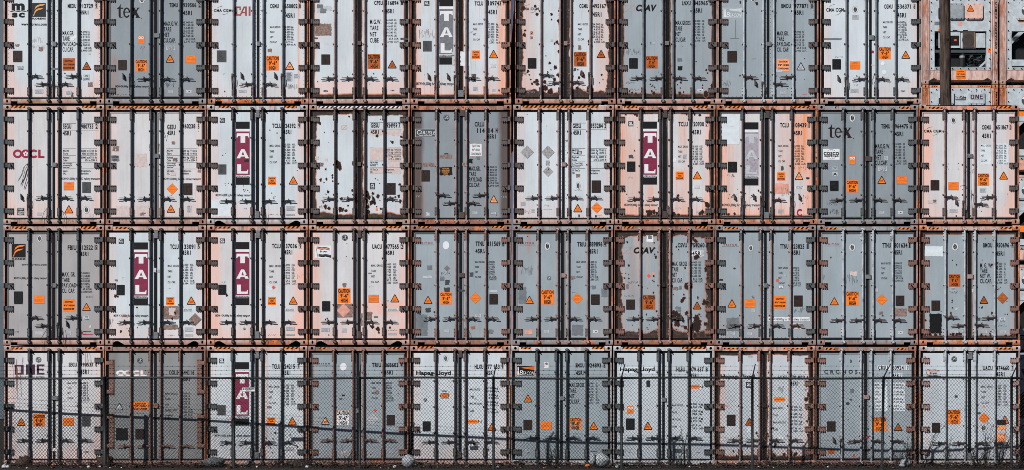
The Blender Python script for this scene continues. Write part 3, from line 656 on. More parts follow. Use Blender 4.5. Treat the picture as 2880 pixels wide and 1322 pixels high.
            for q, m in ((.08, REDB), (.2, ORGD if v != 'n' else ORGP)):
                s.band(mb, [U(.12, q), U(.4, q + .07), U(.6, q + .03), U(.9, q + .13)], [5 if v != 'n' else 2.5] * 4, s.L3, m)
            for q, m in ((.78, SLATE), (.90, INK)):
                s.band(mb, [U(.2, q - .06), U(.45, q), U(.65, q - .05), U(1, q + .06)], [6] * 4, s.L3, m)
            s.band(mb, [U(.9, .2), U(.97, .9)], [1, 1], s.L3, SLATE); X, Y = U(.34, .46); s.disc(mb, X, Y, w * .07, w * .07, s.L3, REDB, 8); TX(.46, .42, .76, .53, "UASC", INK, s.L3, .055)
        elif name == 'seal':
            X, Y = U(.5, .5)
            if v == 'b': s.disc(mb, X, Y, w * .5, h * .5, s.L1, WHITE); 
            elif v == 'k':
                s.disc(mb, X, Y, w * .5, h * .5, s.L1, INK); s.arc(mb, X, Y, w * .40, h * .40, 2, s.L2, PAPER); s.band(mb, [U(.28, .7), U(.4, .5), U(.6, .42), U(.72, .25)], [2, 8, 9, 3], s.L3, PAPER); s.band(mb, [U(.3, .35), U(.5, .55), U(.75, .62)], [2, 5, 2], s.L3, PAPER)
            else:
                s.disc(mb, X, Y, w * .5, h * .5, s.L1, WHITE); s.arc(mb, X, Y, w * .5, h * .5, 1.4, s.L2, INKG); s.arc(mb, X, Y, w * .42, h * .42, 1.0, s.L2, INKG)
                s.disc(mb, X, Y, w * .28, h * .33, s.L3, INKG if v == 'd' else CHAR); s.band(mb, [U(.4, .7), U(.48, .5), U(.44, .35), U(.58, .25)], [2, 5, 3, 2], s.L4, PAPER); s.band(mb, [U(.55, .75), U(.62, .55), U(.56, .42)], [2, 4, 2], s.L4, PAPER)
        elif name == 'one_small':
            RC(0, 0, 1, 1, s.L1, PAPER)
        s.done('emblem' if name == 'seal' else 'logo', mb)
    def stroke(s, mb, a, b, t, y, m):
        L = math.hypot(b[0] - a[0], b[1] - a[1]) or 1; nx, ny = -(b[1] - a[1]) / L * t / 2, (b[0] - a[0]) / L * t / 2
        mb.poly([(s.x(p), y, s.z(q)) for p, q in ((a[0] + nx, a[1] + ny), (b[0] + nx, b[1] + ny), (b[0] - nx, b[1] - ny), (a[0] - nx, a[1] - ny))], m)
    def hazard(s, b, m1=None, m2=None, grad=1):
        """striped tape along the header"""
        mb = MB(); Y = -.0015; x0, y0, x1, y1 = b; m1 = m1 or ORG; m2 = m2 or INK; h = y1 - y0; p = 20.5 / 3.33 * s.sc; sl = h * 1.0
        s.rect(mb, b, Y, m1); x = x0 - sl + s.rnd.uniform(0, 8); r = (x0, x1)
        while x < x1:
            q = [(x, y1), (x + p, y1), (x + p + sl, y0), (x + sl, y0)]
            q = [(min(max(a, x0), x1), c) for a, c in q]
            if max(a for a, _ in q) > min(a for a, _ in q) + 1: mb.poly([(s.x(a), Y - .0016, s.z(c)) for a, c in q], m2)
            x += 2 * p
        s.done('hazard_tape', mb)
PAINTED_G = flat('print_backing_grey', PAINTS['g'], 0.5, 0.08)
PCOL = {'k': INK, 'i': INKG, 'w': WHITE, 's': PAPER, 'b': BROWNP, 'g': GREYQ, 'p': PINKQ, 'o': ORG, 'r': REDL, 'y': YEL, 'c': CHAR, 'h': PALEQ, 'e': PALEQ, 'n': PLATE, 'm': RED, 'q': PLATEG, 'x': PLATEK, 'O': ORGD, 'P': ORGP, 'u': RUSTO, 'f': flat('glue_ghost_grey', (0.33, 0.33, 0.34), .7, .5, 34), 'l': SLATE, 'v': PINKP}
def run_marks(M, lines):
    for ln in lines:
        ln = ln.strip()
        if not ln: continue
        cmd, rest = ln.split(' ', 1); 
        if cmd in ('T', 'Ti', 'Tb', 'Tm'):
            a = rest.split(' ', 4); M.text(M.ink, list(map(float, a[:4])), a[4], INKG if cmd == 'Ti' else (RED if cmd == 'Tm' else INK), M.L1, .028 if cmd == 'Ti' or a[4].startswith('MGW') else .04)
        elif cmd in ('F', 'E'):
            h, t = rest.split('|'); a = list(map(float, h.split())); M.block((a[0], a[1], a[2]), a[3], a[4], t.split(';'), INK, cmd == 'E')
        elif cmd == 'B':
            b = list(map(float, rest.split())); e = 1.5; x0, y0, x1, y1 = b
            for q in ((x0, y0, x1, y0 + e), (x0, y1 - e, x1, y1), (x0, y0 + e, x0 + e, y1 - e), (x1 - e, y0 + e, x1, y1 - e)): M.rect(M.ink, q, M.L1, INKG)
        elif cmd == 'R':
            b = list(map(float, rest.split()))
            for i in range(0, len(b), 3): M.rect(M.table, (b[i], b[i + 2], b[i + 1], b[i + 2] + 2.6), M.L1, INK)
        elif cmd == 'C':
            a = rest.split(); col = {'o': ORG, 'O': ORGD, 'w': WHITE, 'p': ORGP}[a[5] if len(a) > 5 else 'o']; M.caution(a[0], list(map(float, a[1:5])), col)
        elif cmd == 'A':
            a = rest.split(); M.tri(*map(float, a[:3]), {'o': ORG, 'O': ORGD, 'p': ORGP, 'w': PAPER}[a[3] if len(a) > 3 else 'o'])
        elif cmd in ('N', 'D'):
            a = rest.split(); M.notice(list(map(float, a[:4])), cmd == 'D', {'o': ORG, 'O': ORGD, 'w': PAPER}[a[4] if len(a) > 4 else 'o'])
        elif cmd == 'M': M.dual(list(map(float, rest.split())))
        elif cmd == 'P':
            a = rest.split(); M.plate(list(map(float, a[:4])), {'n': PLATE, 'g': PLATEG, 'k': PLATEK}[a[4] if len(a) > 4 else 'n'])
        elif cmd in ('G', 'G2'): M.gl(list(map(float, rest.split())), cmd == 'G2')
        elif cmd in ('S', 'Sf', 'Sn'):
            M.small(list(map(float, rest.split())), PAPER, cmd == 'Sf')
        elif cmd == 'Y':
            h, t = rest.split('|'); a = h.split(); bg = None if len(a) > 4 and a[4] == '-' else PCOL[a[4]] if len(a) > 4 else PAPER; M.words(list(map(float, a[:4])), t, bg, PCOL[a[5]] if len(a) > 5 else INK)
        elif cmd == 'L':
            a = rest.split(); M.logo(a[0], list(map(float, a[1:5])), a[5] if len(a) > 5 else '')
        elif cmd in ('Q', 'Z'):
            a = rest.split(); mb = MB(); m = PCOL[a[4] if len(a) > 4 else 's']
            (M.rough(mb, list(map(float, a[:4])), M.L1 - (.0006 if cmd == 'Z' else 0), m, .06 if cmd == 'Q' else .16)); M.done('label_remnant' if cmd == 'Z' else 'patch', mb)
        elif cmd in ('X', 'Xo'):                                 # X x y half-diagonal colour
            a = rest.split(); mb = MB(); x, y, r = map(float, a[:3]); mb.poly([(M.x(x + p * r), M.L2, M.z(y + q * r)) for p, q in ((0, 1), (1, 0), (0, -1), (-1, 0))], PCOL[a[3]]); M.done('diamond_label', mb)
        elif cmd == 'K':
            a = list(map(float, rest.split()))
            for i in range(0, len(a), 3): M.chip(*a[i:i + 3])
        elif cmd == 'H':
            a = rest.split(); M.scrawl(list(map(float, a[:4])), PCOL[a[4]] if len(a) > 4 else INKG)
        elif cmd in ('J', 'Jw'):
            M.hazard(list(map(float, rest.split())), *((WHITE, INK) if cmd == 'Jw' else ()))
        elif cmd == 'V':                                         # centre plates: V x0 y0 x1 y1 colour (a real plate)
            a = rest.split(); x0, y0, x1, y1 = map(float, a[:4]); mb = MB(); m = metal(a[4])
            mb.cbox(M.x(x0), M.x(x1), -.004, DF, M.z(y1), M.z(y0), m, .006)
            for q in (.25, .75): mb.tube([(M.x(x1 - 3), -.004, M.z(y0 + (y1 - y0) * q)), (M.x(x1 - 3), -.012, M.z(y0 + (y1 - y0) * q))], .008, metal('x'), 6)
            M.done('joint_plate', mb)
        elif cmd == 'O':                                         # loose cable: list of points
            a = list(map(float, rest.split())); mb = MB(); pts = [(M.x(a[i]), -.05, M.z(a[i + 1])) for i in range(0, len(a), 2)]; mb.tube(pts, .006, metal('x'), 5); M.done('loose_cable', mb)
    M.done('lettering', M.ink); M.done('weight_table', M.table); M.done('paint_chips', M.worn); M.done('marker_scrawl', M.hand)
DATA = r"""
@ 1 1 151 | w .5 .4 .35 0 0 | s .6 .5 | d b n 0 1 m | 0R820 1L905 2R905 3L820 | pink-stained white container with three-letter wave logo and dark square badge, number 912729 9
L msc 100 32 285 186
L florens 338 28 490 178 t
T 225 242 498 270 www.florens.com
T 724 40 815 82 MEDU
T 850 40 996 82 912729
T 1021 40 1040 82 9
B 1016 34 1047 88
T 852 112 946 150 45R1
F 668 810 330 44 58.5|MAX.GR.;TARE;PAYLOAD;CU.CAP.
E 850 931 328 19 28.8|34.000;74.960;4.710;10.380;29.290;64.580;68;2.400
F 937 986 328 19 28.8|KG;LBS;KG;LBS;KG;LBS;CU.M.;CU.FT.
C b 669 621 803 754 O
A 927 656 746 O
P 137 540 237 663
Y 176 708 262 748 -|CORTEN STEEL;AND M.G.S.S.;CONTAINER
Y 888 796 960 858|ATO;Certified
Sf 372 958 462 1000
S 705 970 765 1012
Z 940 880 992 930 b
Z 412 500 460 545 b
Z 162 472 203 498 b
Z 940 565 972 582 p
Z 535 724 618 746 g
Z 590 915 625 930 l
Z 763 990 785 1085 l
L seal 786 368 822 412 b
L seal 752 392 796 434 b
V 562 445 606 497 g
H 340 385 460 460 p
H 345 480 480 520 p
H 885 850 915 875 k
K 693 785 8 600 930 5 610 880 4 520 905 9
O 548 1010 560 960 566 900 556 830
@ 1 2 438 | d .15 .3 .1 0 0 | g .35 .25 | d d n 1 0 m | 0h830 1L850 2R850 3R850 | dull blue-grey top-row container with big lower-case black serif logo, number 939506 2
L seal 1488 -50 1552 34 d
L tex 1252 38 1502 188
T 1814 32 1906 72 TEMU
T 1962 32 2104 72 939506
T 2131 32 2150 72 2
B 2124 26 2157 78
T 1962 114 2056 157 45R1
F 1752 1910 228 44 60|MAX.G.W.;TARE;NET;CU.CAP.
E 1956 2040 228 19 29.4|35.000;77.160;4.630;10.210;30.370;66.950;67.3;2.377
F 2050 2098 228 19 29.4|KG;LBS;KG;LBS;KG;LBS;CU.M.;CU.FT.
Y 1782 486 1876 534 s i|THIS CONTAINER;HAS BEEN TESTED;AND CERTIFIED;TO MEET UIC
M 1478 378 1545 467
C a 1450 633 1572 768
A 1822 580 668
N 1988 588 2099 674
P 1265 640 1358 750
T 1236 912 1595 934 MGW=34,000kg for UIC railway transport
S 1800 962 1852 994
Y 1998 964 2052 990 w|CIMC
Z 1603 880 1617 932 y
V 1650 355 1712 402 g
H 1505 490 1550 530
H 1180 1000 1350 1030
H 1760 880 1880 940
O 1640 1010 1650 950 1635 900
@ 1 3 726 | w .28 .4 .1 0 0 | s 1 1.2 | g b n 0 1 m | 0k820 1L905 2R905 3h820 | white container with arc logo beside brown-red angular letters over orange rusty sill, number 650802 8
L cma 118 64 305 154
L cai 345 66 515 165
T 720 42 815 83 CGMU
T 878 42 1016 83 650802
T 1031 42 1051 83 8
B 1025 32 1054 92
T 888 142 984 186 45R1
F 720 832 277 20 54|MAX.GROSS;TARE;NET;CU.CAP.
E 868 940 276 19 27|34.000;74.960;4.650;10.250;29.350;64.710;67.9;2.400
F 946 1000 276 19 27|kg.;lbs.;kg.;lbs.;kg.;lbs.;m;cu.ft.
C a 682 595 817 753
A 933 655 746 p
P 150 537 252 663 g
S 893 772 960 868
S 975 790 1040 835
Z 695 520 740 558 b
S 385 960 470 992
V 578 444 620 492 g
H 880 895 1020 960
H 218 780 235 800 k
K 235 978 7 588 742 6 553 830 6 668 770 3
@ 1 4 1010.6 | w .22 .25 .25 .12 0 | s .45 .25 | p n n 0 1 m | 0L845 1L845 2R845 3R845 | white container with grey checked flag transfer and pale brown glue patch, number 516894 1
T 1838 8 1932 48 CPSU
T 1960 8 2100 48 516894
T 2127 5 2147 46 1
B 2118 0 2152 52
T 1964 94 2046 137 45R1
F 1793 1915 208 45 66.5|M.G.W.;TARE;NET;CUBE
E 1966 2042 204 19 33|34.000;74.960;4.660;10.270;29.340;64.690;67.9;2.400
F 2052 2106 204 19 33|KG.;LBS.;KG.;LBS.;KG.;LBS.;CU.M.;CU.FT.
C a 1769 577 1904 736 O
A 2032 640 730 O
P 1271 580 1366 690
Z 1205 250 1380 380 b
Z 1225 45 1290 90 g
Z 1290 60 1380 110 s
Z 1220 85 1265 130 s
Z 1260 90 1325 140 g
Z 1186 398 1233 414 l
Z 2122 404 2200 424 l
Z 1297 965 1340 980 l
Z 1695 536 1722 552 l
T 2014 962 2058 974 CIMC
V 1662 438 1702 482 b
H 1310 465 1345 475 k
Z 1824 778 1840 795 l
K 1232 873 5 2200 600 3 1704 690 4 1710 720 3 1865 868 4 1790 900 4
@ 1 5 1296 | w .65 .6 .3 .10 0 | s .8 .6 | p r n 0 0 t | 0h830 1h830 2R840 3R840 | pink-streaked white container with a vertical faded grey three-letter panel, number 109743
G 203 8 258 60
L tal 363 -16 514 690 g
T 742 13 834 54 TCLU
T 888 11 1028 54 109743
Ti 1046 12 1064 52 9
T 888 104 980 147 45R1
F 727 832 246 20 55|MAX. GROSS;TARE;NET;CU. CAP.
E 888 954 245 21 28|35.000;77.160;4.600;10.140;30.400;67.020;67.5;2.383
F 974 1020 245 21 28|kg.;lbs.;kg.;lbs.;kg.;lbs.;m;cu.ft.
C c 710 538 800 628
A 946 530 620
P 187 435 281 548 g
Y 902 688 986 722 w i|CORTEN STEEL;AND M.G.S.S.;CONTAINER
T 118 880 535 910 MGW=34,000kg for UIC railway transport
Y 500 552 560 705 s i|..;.;.
Q 590 550 695 705 h
Z 708 790 758 876 l
V 566 965 628 1038 g
H 150 305 318 420 u
S 725 926 775 972
S 928 952 970 976
H 688 330 720 360
K 990 70 4 1005 965 10 205 800 4
@ 1 6 1590 | w .5 .7 .75 .6 0 | s .7 .6 | p b n 0 1 m | 0R808 1L890 2R885 3h800 | badly corroded white container, dark brown bare metal along every door edge, number 495167, top row
L cma 1243 46 1430 137
T 1866 40 1960 82 CGMU
T 2010 40 2155 82 495167
T 2169 40 2188 82 5
T 2010 130 2104 173 45R1
F 1850 1957 247 20 54|MAX. GROSS;TARE;NET;CU.CAP.
E 2008 2088 247 20 27|34.000;74.960;4.630;10.210;29.370;64.750;68.0;2.400
F 2097 2143 247 20 27|kg.;lbs.;kg.;lbs.;kg.;lbs.;m;cu.ft.
C a 1809 552 1943 710 O
A 2100 528 617 O
P 1312 620 1405 733 k
Y 1338 328 1372 373 v k|2
Z 1338 388 1368 416 b
S 1558 420 1585 442
Z 1852 485 1886 532 b
Z 1806 725 1832 758 l
X 1850 744 11 l
V 1700 440 1742 486 p
K 1390 62 14 1411 150 18 1568 152 14 1568 208 10 1275 372 20 1283 325 13 1645 225 18 1258 90 26 1240 150 20 1507 596 6 1548 675 16 1606 720 20 1627 450 18 1600 465 10 1528 770 10 1562 745 7 1893 790 26 1862 826 14 1845 945 20 1980 945 38 1313 765 16 1328 800 9 1345 850 8 1360 895 12 1385 880 14 1410 862 20 1420 900 22 1495 880 20 1500 940 30 1550 980 34 1600 850 16 1640 800 20 1650 550 15 2105 800 11 2120 850 7 2083 885 6 1968 440 12 1270 780 5
H 1245 760 1300 815
H 1310 975 1385 1000 s
@ 1 7 1878 | g .3 .25 .35 .22 0 | s .5 .3 | g n n 0 0 m | 0L840 1L840 2R840 3R840 | blue-grey container with a pink envelope and bold italic black letters, number 845965 5, top row
L csav 178 45 530 124
T 796 10 887 51 LNXU
T 918 10 1071 51 845965
T 1095 10 1114 51 5
B 1090 3 1119 56
T 915 88 1010 131 45R1
F 727 886 220 43 60|MAX.GROSS;TARE;NET;CU.CAP.
E 915 991 213 19 30|34.000;74.960;4.640;10.230;29.360;64.730;67.3;2.378
F 1012 1048 213 19 30|KGS;LBS;KGS;LBS;KGS;LBS;CU.M.;CU.FT.
C f 408 597 533 731 O
P 226 620 319 733 k
Q 748 706 798 750 k
Z 743 618 795 658 g
S 482 450 504 472
Z 452 446 466 470 g
Y 962 954 1018 978 w|CIMC
V 612 440 658 484 g
H 195 510 355 590
H 190 870 275 900 k
H 205 945 325 975
K 160 30 17 455 900 9 480 915 8 500 935 8 465 925 6 470 972 10 515 960 6 260 990 12 230 975 9 295 1000 14 490 1000 20 400 1005 9 160 400 9 155 760 18 662 320 9 660 730 14 1115 920 18 1050 1000 30 780 880 12 745 905 8 945 658 7 1015 910 9 1012 940 8 1055 748 11 1068 780 9 665 890 12 775 940 8 770 1000 18 810 985 8 540 770 3 845 520 2 795 495 3
@ 1 8 2161 | g .12 .15 .06 0 0 | s .5 .35 | w n n 0 1 m | 0R830 1h900 2R905 3L830 | blue-grey container with a white outlined lighthouse logo, number 977871 0, top row
L beacon 1238 82 1436 186 w
T 1860 40 1962 82 BMOU
T 1998 40 2148 82 977871
T 2178 40 2199 82 0
B 2170 34 2206 88
T 1998 111 2096 153 45R1
F 1814 1955 333 43 58|MAX.GR.;TARE;PAYLOAD;CU. CAP.
E 1996 2072 328 19 29|34.000;74.960;4.630;10.210;29.370;64.750;67.9;2.400
F 2082 2132 328 19 29|KG;LBS;KG;LBS;KG;LBS;CU.M.;CU.FT.
C b 1813 627 1947 760 p
A 2070 662 750 w
P 1280 543 1384 667
Z 1805 735 1870 772 s
S 1848 972 1905 1008
V 1710 448 1750 494 g
Q 1310 405 1405 412 g
Q 1365 210 1370 400 g
H 1550 620 1590 635
H 1235 850 1310 950
Z 2088 1002 2135 1010 r
K 1597 35 17 1420 22 12 1416 808 8 2110 626 5 2105 848 4 1925 948 5 1860 870 4
L seal 1532 -30 1585 18 s
@ 1 9 2449 | w .22 .3 .1 0 0 | s .55 .5 | g d n 0 0 m | 0h850 1L850 2R850 3R850 | clean white container with arc logo and oval seal beside the wooden pole, number 536371 6
L cma 168 44 356 160
L seal 446 60 512 138 s
Sf 448 160 518 205
Q 142 406 335 426 g
T 790 46 880 88 CGMU
T 932 46 1078 88 536371
T 1104 46 1122 88 6
B 1098 42 1128 94
T 930 138 1024 182 45R1
F 776 880 225 20 54|MAX.GROSS;TARE;NET;CU. CAP.
E 930 1002 225 20 27|36.000;79.370;4.580;10.100;31.420;69.270;67.2;2.374
F 1008 1052 225 20 27|kg;lbs;kg;lbs;kg;lbs;m;cu.ft.
C a 734 500 860 633
A 1021 538 626
N 421 656 533 742
P 233 631 326 742 k
L seal 765 748 812 794 b
L seal 753 652 796 700 b
S 425 948 518 990
T 968 968 1014 982 CIMC
V 622 376 684 426 g
Z 655 540 678 568 m
Z 655 690 690 704 p
H 265 600 345 620 k
H 470 895 510 920
O 663 910 655 870 680 800 672 850
K 600 830 5 495 812 8 608 838 9
@ 2 1 151 | p .5 .65 .05 0 0 | s .6 .6 | d d n 0 0 m | 0h905 1L905 2R905 3R905 | white container with magenta ring logo and bundle of hanging cords, number 980733 2
J 105 40 236 59
J 770 40 908 59
L oocl 122 448 414 530
R 585 708 203 755 920 203 585 708 266 755 920 266
T 587 214 665 252 SEGU
T 757 214 872 252 980733
T 893 214 913 252 2
B 888 210 918 254
T 587 276 660 315 45R1
R 585 708 440 755 910 440 585 708 505 755 910 505 585 708 567 755 910 567 585 708 628 755 910 628
F 587 646 452 18 26|MGW;Tare
F 587 646 515 18 26|Payload;Cube
E 757 908 452 18 26|35000 kg 77160 lbs;4560 kg 10050 lbs
E 757 908 515 18 26|30440 kg 67110 lbs;67.4 m 2380 ft
F 587 672 575 11 17.5|Add Tare Weight;of Generating Set;When Fitted
F 587 630 640 17 25|Seaco;SRL.
F 757 850 640 17 25|Bridgetown,;Barbados
T 565 712 933 732 MGW=34.000kg for UIC railway transport
N 595 756 692 831
P 768 754 849 856 g
A 643 968 1046
L seal 778 978 836 1050 s
Z 832 1052 872 1080 s
Q 154 992 231 1070 p
Y 160 1000 226 1064 k w|EASY;CLEAN;PAINT
S 342 1038 388 1068
V 497 573 532 614 g
O 268 582 235 610 215 680 180 740
O 268 590 240 640 225 700 200 790
O 262 582 225 620 205 690 170 750
O 268 600 255 660 235 730 208 800
O 440 1005 415 1040 400 1090 398 1130
O 560 1000 590 1030 605 1080 606 1130
K 194 880 8
@ 2 2 439 | p .45 .35 .08 0 0 | s .65 .6 | d n n 1 0 m | 0L915 1L915 2R915 3R915 | pinkish white container with full-width striped tape and no big logo, number 960238 5, second row
J 1072 44 1865 64
T 1564 218 1644 258 GESU
T 1706 212 1828 250 960238
T 1850 214 1866 252 5
T 1564 274 1636 312 45R1
R 1556 1848 440 1556 1848 505 1556 1848 567 1556 1848 630
F 1560 1618 452 18 26|MGW;Tare
F 1560 1618 515 18 26|Payload;Cube
E 1696 1842 452 18 26|35000 kg 77160 lb;4600 kg 10140 lb
E 1696 1846 515 18 26|30400 kg 67020 lb;67.5 m 2384 ft
F 1560 1644 575 11 17.5|Add Tare Weight;of Generating Set;When Fitted
F 1560 1630 640 17 25|GE SeaCo;SRL.
F 1698 1790 640 17 25|Bridgetown,;Barbados
T 1527 714 1878 734 MGW=34.000kg for UIC railway transport
D 1558 766 1666 872
A 1599 965 1040
P 1714 765 1800 876
Q 1036 505 1114 560 l
Y 1037 506 1113 559 g k|REEFER;COT
Z 1052 420 1075 465 b
Z 1080 420 1114 465 b
Z 1262 488 1374 610 p
Z 1088 978 1390 1080 p
Z 1255 990 1400 1080 p
Z 1310 1042 1352 1070 b
Z 1618 528 1658 560 b
Z 1602 660 1645 694 p
Z 1608 374 1636 400 b
Z 1477 394 1492 470 b
Z 1398 398 1412 460 l
Z 1850 645 1882 664 b
S 1752 976 1789 1036
Q 1752 976 1789 1010 l
V 1448 490 1490 530 g
H 1535 290 1560 380
H 1850 265 1866 285 k
K 1487 640 5 1486 700 5 1488 770 4 1600 880 4 1590 890 3 1358 1046 6
@ 2 3 724 | w .4 .45 .12 0 0 | w .6 .6 | d b r 0 0 t | 0L938 1L938 2R938 3R938 | white container with vertical dark magenta panel of three white letters, number 124392 9, second row
J 148 42 264 62
J 762 42 880 62
G 159 152 206 199
L tal 310 188 439 780 m
T 650 208 735 246 TCLU
T 758 208 870 246 124392
T 894 208 910 246 9
B 889 204 915 250
T 754 266 829 303 45R1
F 626 726 405 19 51|MAX. GROSS;TARE;NET;CU. CAP.
E 758 820 394 17 25|35.000;77.160;4.420;9.740;30.580;67.420;67.5;2.384
F 838 882 394 17 25|KGS.;LBS.;KGS.;LBS.;KGS.;LBS.;CU.M.;CU.FT.
C c 610 703 687 781
A 848 697 776
P 144 588 220 682 g
T 120 865 455 886 MGW=34,000 kg for UIC railway transport
Sf 784 982 865 1022
Sf 782 1054 862 1070
H 610 1052 710 1066 k
H 385 995 410 1010
Q 80 920 262 1074 e
V 498 84 534 150 g
V 497 1028 533 1092 g
K 695 295 6 186 503 5 380 790 4 383 825 6 400 828 4 388 838 5 420 832 5 435 848 4 213 487 3 372 915 5 360 885 3 645 857 5 665 905 5 676 888 4 660 892 3 208 768 4 238 765 4 884 645 4 210 783 3 488 645 3 628 268 6
Z 388 543 430 566 n
O 440 1070 438 1110 455 1150
O 595 1040 600 1090 590 1145
@ 2 4 1011 | w .2 .2 .6 .36 0 | s .5 .4 | n n n 0 1 m | 0L915 1L915 2k920 3R915 | peeling white container with brown bare edges and black-and-white header tape, number 924959 7
Jw 1085 44 1850 64
L csav 1298 222 1470 264 o
R 1566 1688 194 1720 1860 194 1566 1688 256 1720 1860 256
Q 1566 258 1860 315 p
Z 1566 432 1688 550 p
Q 1730 432 1858 678 p
Q 1566 620 1690 676 p
T 1573 204 1654 242 GESU
T 1722 204 1822 242 924959
T 1834 204 1852 242 7
B 1828 198 1858 246
T 1573 266 1649 303 45R1
R 1566 1688 432 1730 1858 432 1566 1688 494 1730 1858 494 1566 1688 556 1730 1858 556 1566 1688 618 1730 1858 618
F 1568 1630 442 18 26|MGW;Tare
F 1568 1630 504 18 26|Payload;Cube
E 1712 1855 442 18 26|34000 kg 74960 lb;4730 kg 10430 lb
E 1712 1855 504 18 26|29270 kg 64530 lb;67.9 m 2398 ft
F 1568 1640 564 11 15|Add Tare Weight;of Generating Set;When Fitted
F 1568 1640 628 17 25|GE SeaCo;SRL.
F 1708 1795 628 17 25|Bridgetown,;Barbados
G2 1565 762 1613 822
P 1723 763 1806 872
Q 1620 1000 1638 1022 o
Z 1095 570 1130 608 b
Z 1055 512 1085 545 p
Z 1145 532 1168 558 p
V 1450 568 1484 606 b
H 1090 965 1160 1005
K 1095 205 14 1275 595 28 1262 570 22 1285 620 18 1410 575 15 1775 382 13 1632 322 13 1103 735 13 1160 725 10 1137 757 7 1150 634 9 1213 688 9 1215 710 8 1218 745 7 1270 770 8 1173 845 12 1155 868 6 1260 863 7 1402 833 10 1130 945 10 1285 1010 20 1255 1000 10 1310 1015 14 1340 1020 14 1360 975 9 1145 985 16 1180 1002 16 1240 960 5 1330 905 5 1350 935 6 1537 845 16 1545 875 22 1530 930 24 1560 900 16 1595 860 14 1640 885 15 1580 945 20 1610 955 12 1545 985 18 1550 1030 20 1660 925 5 1630 985 7 1835 885 14 1755 895 9 1780 905 10 1768 850 7 1805 895 10 1668 1005 10 1655 765 6 1617 722 6 1640 735 5 1590 788 4 1845 775 13 1850 935 12 1860 330 14 1370 140 8 1295 910 16 1760 370 5 1140 290 4 1180 383 3 1233 870 8 1495 300 6 1665 165 5
@ 2 5 1297 | d .1 .3 .12 0 .9 | n .95 .25 | p n n 0 0 t | 0R880 1L955 2R955 3L880 | grey container with brown rust bands at both sides and boxed script logo, number 114514 4
L seal 357 123 412 180 k
L carlisle 95 256 284 332
T 649 193 738 232 CRLU
T 672 252 824 291 114514
T 847 250 865 289 4
B 843 246 869 294
T 763 308 846 345 45R1
Q 605 394 717 512 v
Y 607 397 714 509 w k|CAUTION;9'6" HIGH;CONTAINER
F 596 718 608 38 51|MAX.GR.;TARE;PAYLOAD;CU.CAP.
E 762 828 606 16 25|34.000;74.960;4.880;10.760;29.120;64.200;67.8;2.394
F 836 880 606 16 25|KG;LBS;KG;LBS;KG;LBS;CU.M.;CU.FT.
A 828 875 950 p
P 150 642 229 748
Q 208 722 218 746 w
Q 324 614 439 690 k
Y 334 618 420 686 k Y|THIS CONTAINER;HAS BEEN DESIGNED;AND TESTED WITH;34,000 KGS
Z 322 496 435 532 b
Q 366 484 403 496 k
Z 160 574 268 608 b
Z 595 538 630 576 k
Z 532 572 560 598 b
Z 668 516 698 546 g
S 630 1026 676 1058
Sf 800 1034 852 1060
Z 195 1038 228 1072 s
V 510 80 560 138 n
V 505 1035 556 1092 n
H 900 880 935 910 s
H 100 870 135 900 s
H 790 485 798 515 k
K 460 718 8 855 1065 4
@ 2 6 1585 | w .3 .35 .12 0 0 | s .5 .3 | p n n 0 1 m | 0L905 1L905 2R905 3R905 | white container with two worn grey diamond ghosts and full striped header tape, number 953284 2
J 1098 38 1808 58
Q 1812 32 1896 76 s
X 1142 475 64 f
X 1336 475 64 f
X 1336 655 50 f
Z 1318 550 1352 600 f
R 1566 1690 200 1733 1888 200 1566 1690 262 1733 1888 262
T 1567 208 1645 247 GESU
T 1735 208 1850 247 953284
T 1864 208 1880 247 2
B 1859 203 1887 250
T 1570 272 1643 310 45R1
R 1562 1685 437 1732 1888 437 1562 1685 501 1732 1888 501 1562 1685 563 1732 1888 563 1562 1685 626 1732 1888 626
F 1563 1626 448 18 26|MGW;Tare
F 1563 1626 511 18 26|Payload;Cube
E 1732 1880 448 18 26|35000 Kg 77160 lb;4660 Kg 10270 lb
E 1732 1882 511 18 26|30340 Kg 66890 lb;67.8 m 2395 ft
F 1563 1665 571 11 17|A V Tare Weight;Of Generating Set;When Fitted
F 1563 1635 636 17 26|GE SeaCo;SRL.
F 1732 1820 636 17 26|Bridgetown;Barbados
Y 1608 463 1652 494 k w|YES
A 1615 957 1036
D 1740 943 1846 1048
P 1744 738 1832 854
L seal 1748 750 1779 782 b
L seal 1598 750 1640 828 s
Z 1598 680 1635 712 b
Z 1500 358 1532 372 b
H 1578 822 1642 836
S 1078 938 1128 978
S 1180 1008 1212 1040
H 1115 1005 1165 1060
H 1285 1005 1365 1015
H 1300 962 1330 985
Q 1620 1058 1636 1084 l
Q 1800 1060 1842 1072 v
V 1472 570 1508 610 p
K 1508 905 3 1460 470 4 1520 480 5 1468 540 6 1325 228 3 1340 633 8 1785 1074 10 1140 118 4 1235 968 7
@ 2 7 1870.6 | p 1 1 .3 .16 0 | s .95 .5 | n n n 1 0 t | 0L915 1L915 2R915 3R915 | salmon rust-streaked container with vertical dark magenta letter panel, number 120930 7, second row
J 150 40 272 60
J 800 40 940 60
G 190 184 238 232
L tal 328 187 459 778 m
T 660 192 748 230 TCLU
T 786 192 900 230 120930
T 918 192 934 230 7
B 913 188 940 234
T 786 267 872 305 45R1
F 658 750 413 18 46.5|MAX. GROSS;TARE;NET;CU. CAP.
E 784 845 412 17 23.5|35.000;77.160;4.600;10.140;30.400;67.020;67.5;2.383
F 858 904 412 17 23.5|KGS.;LBS.;KGS.;LBS.;KGS.;LBS.;CU.M.;CU.FT.
C c 633 656 710 735
A 837 650 727
P 178 561 256 657 k
Y 800 786 872 816 w i|CORTEN STEEL;AND M.G.S.S.;CONTAINER
T 154 957 470 978 MGW=34,000kg for UIC railway transport
L seal 608 530 640 572 b
S 700 494 738 538
Z 194 500 236 532 l
Z 242 452 254 470 m
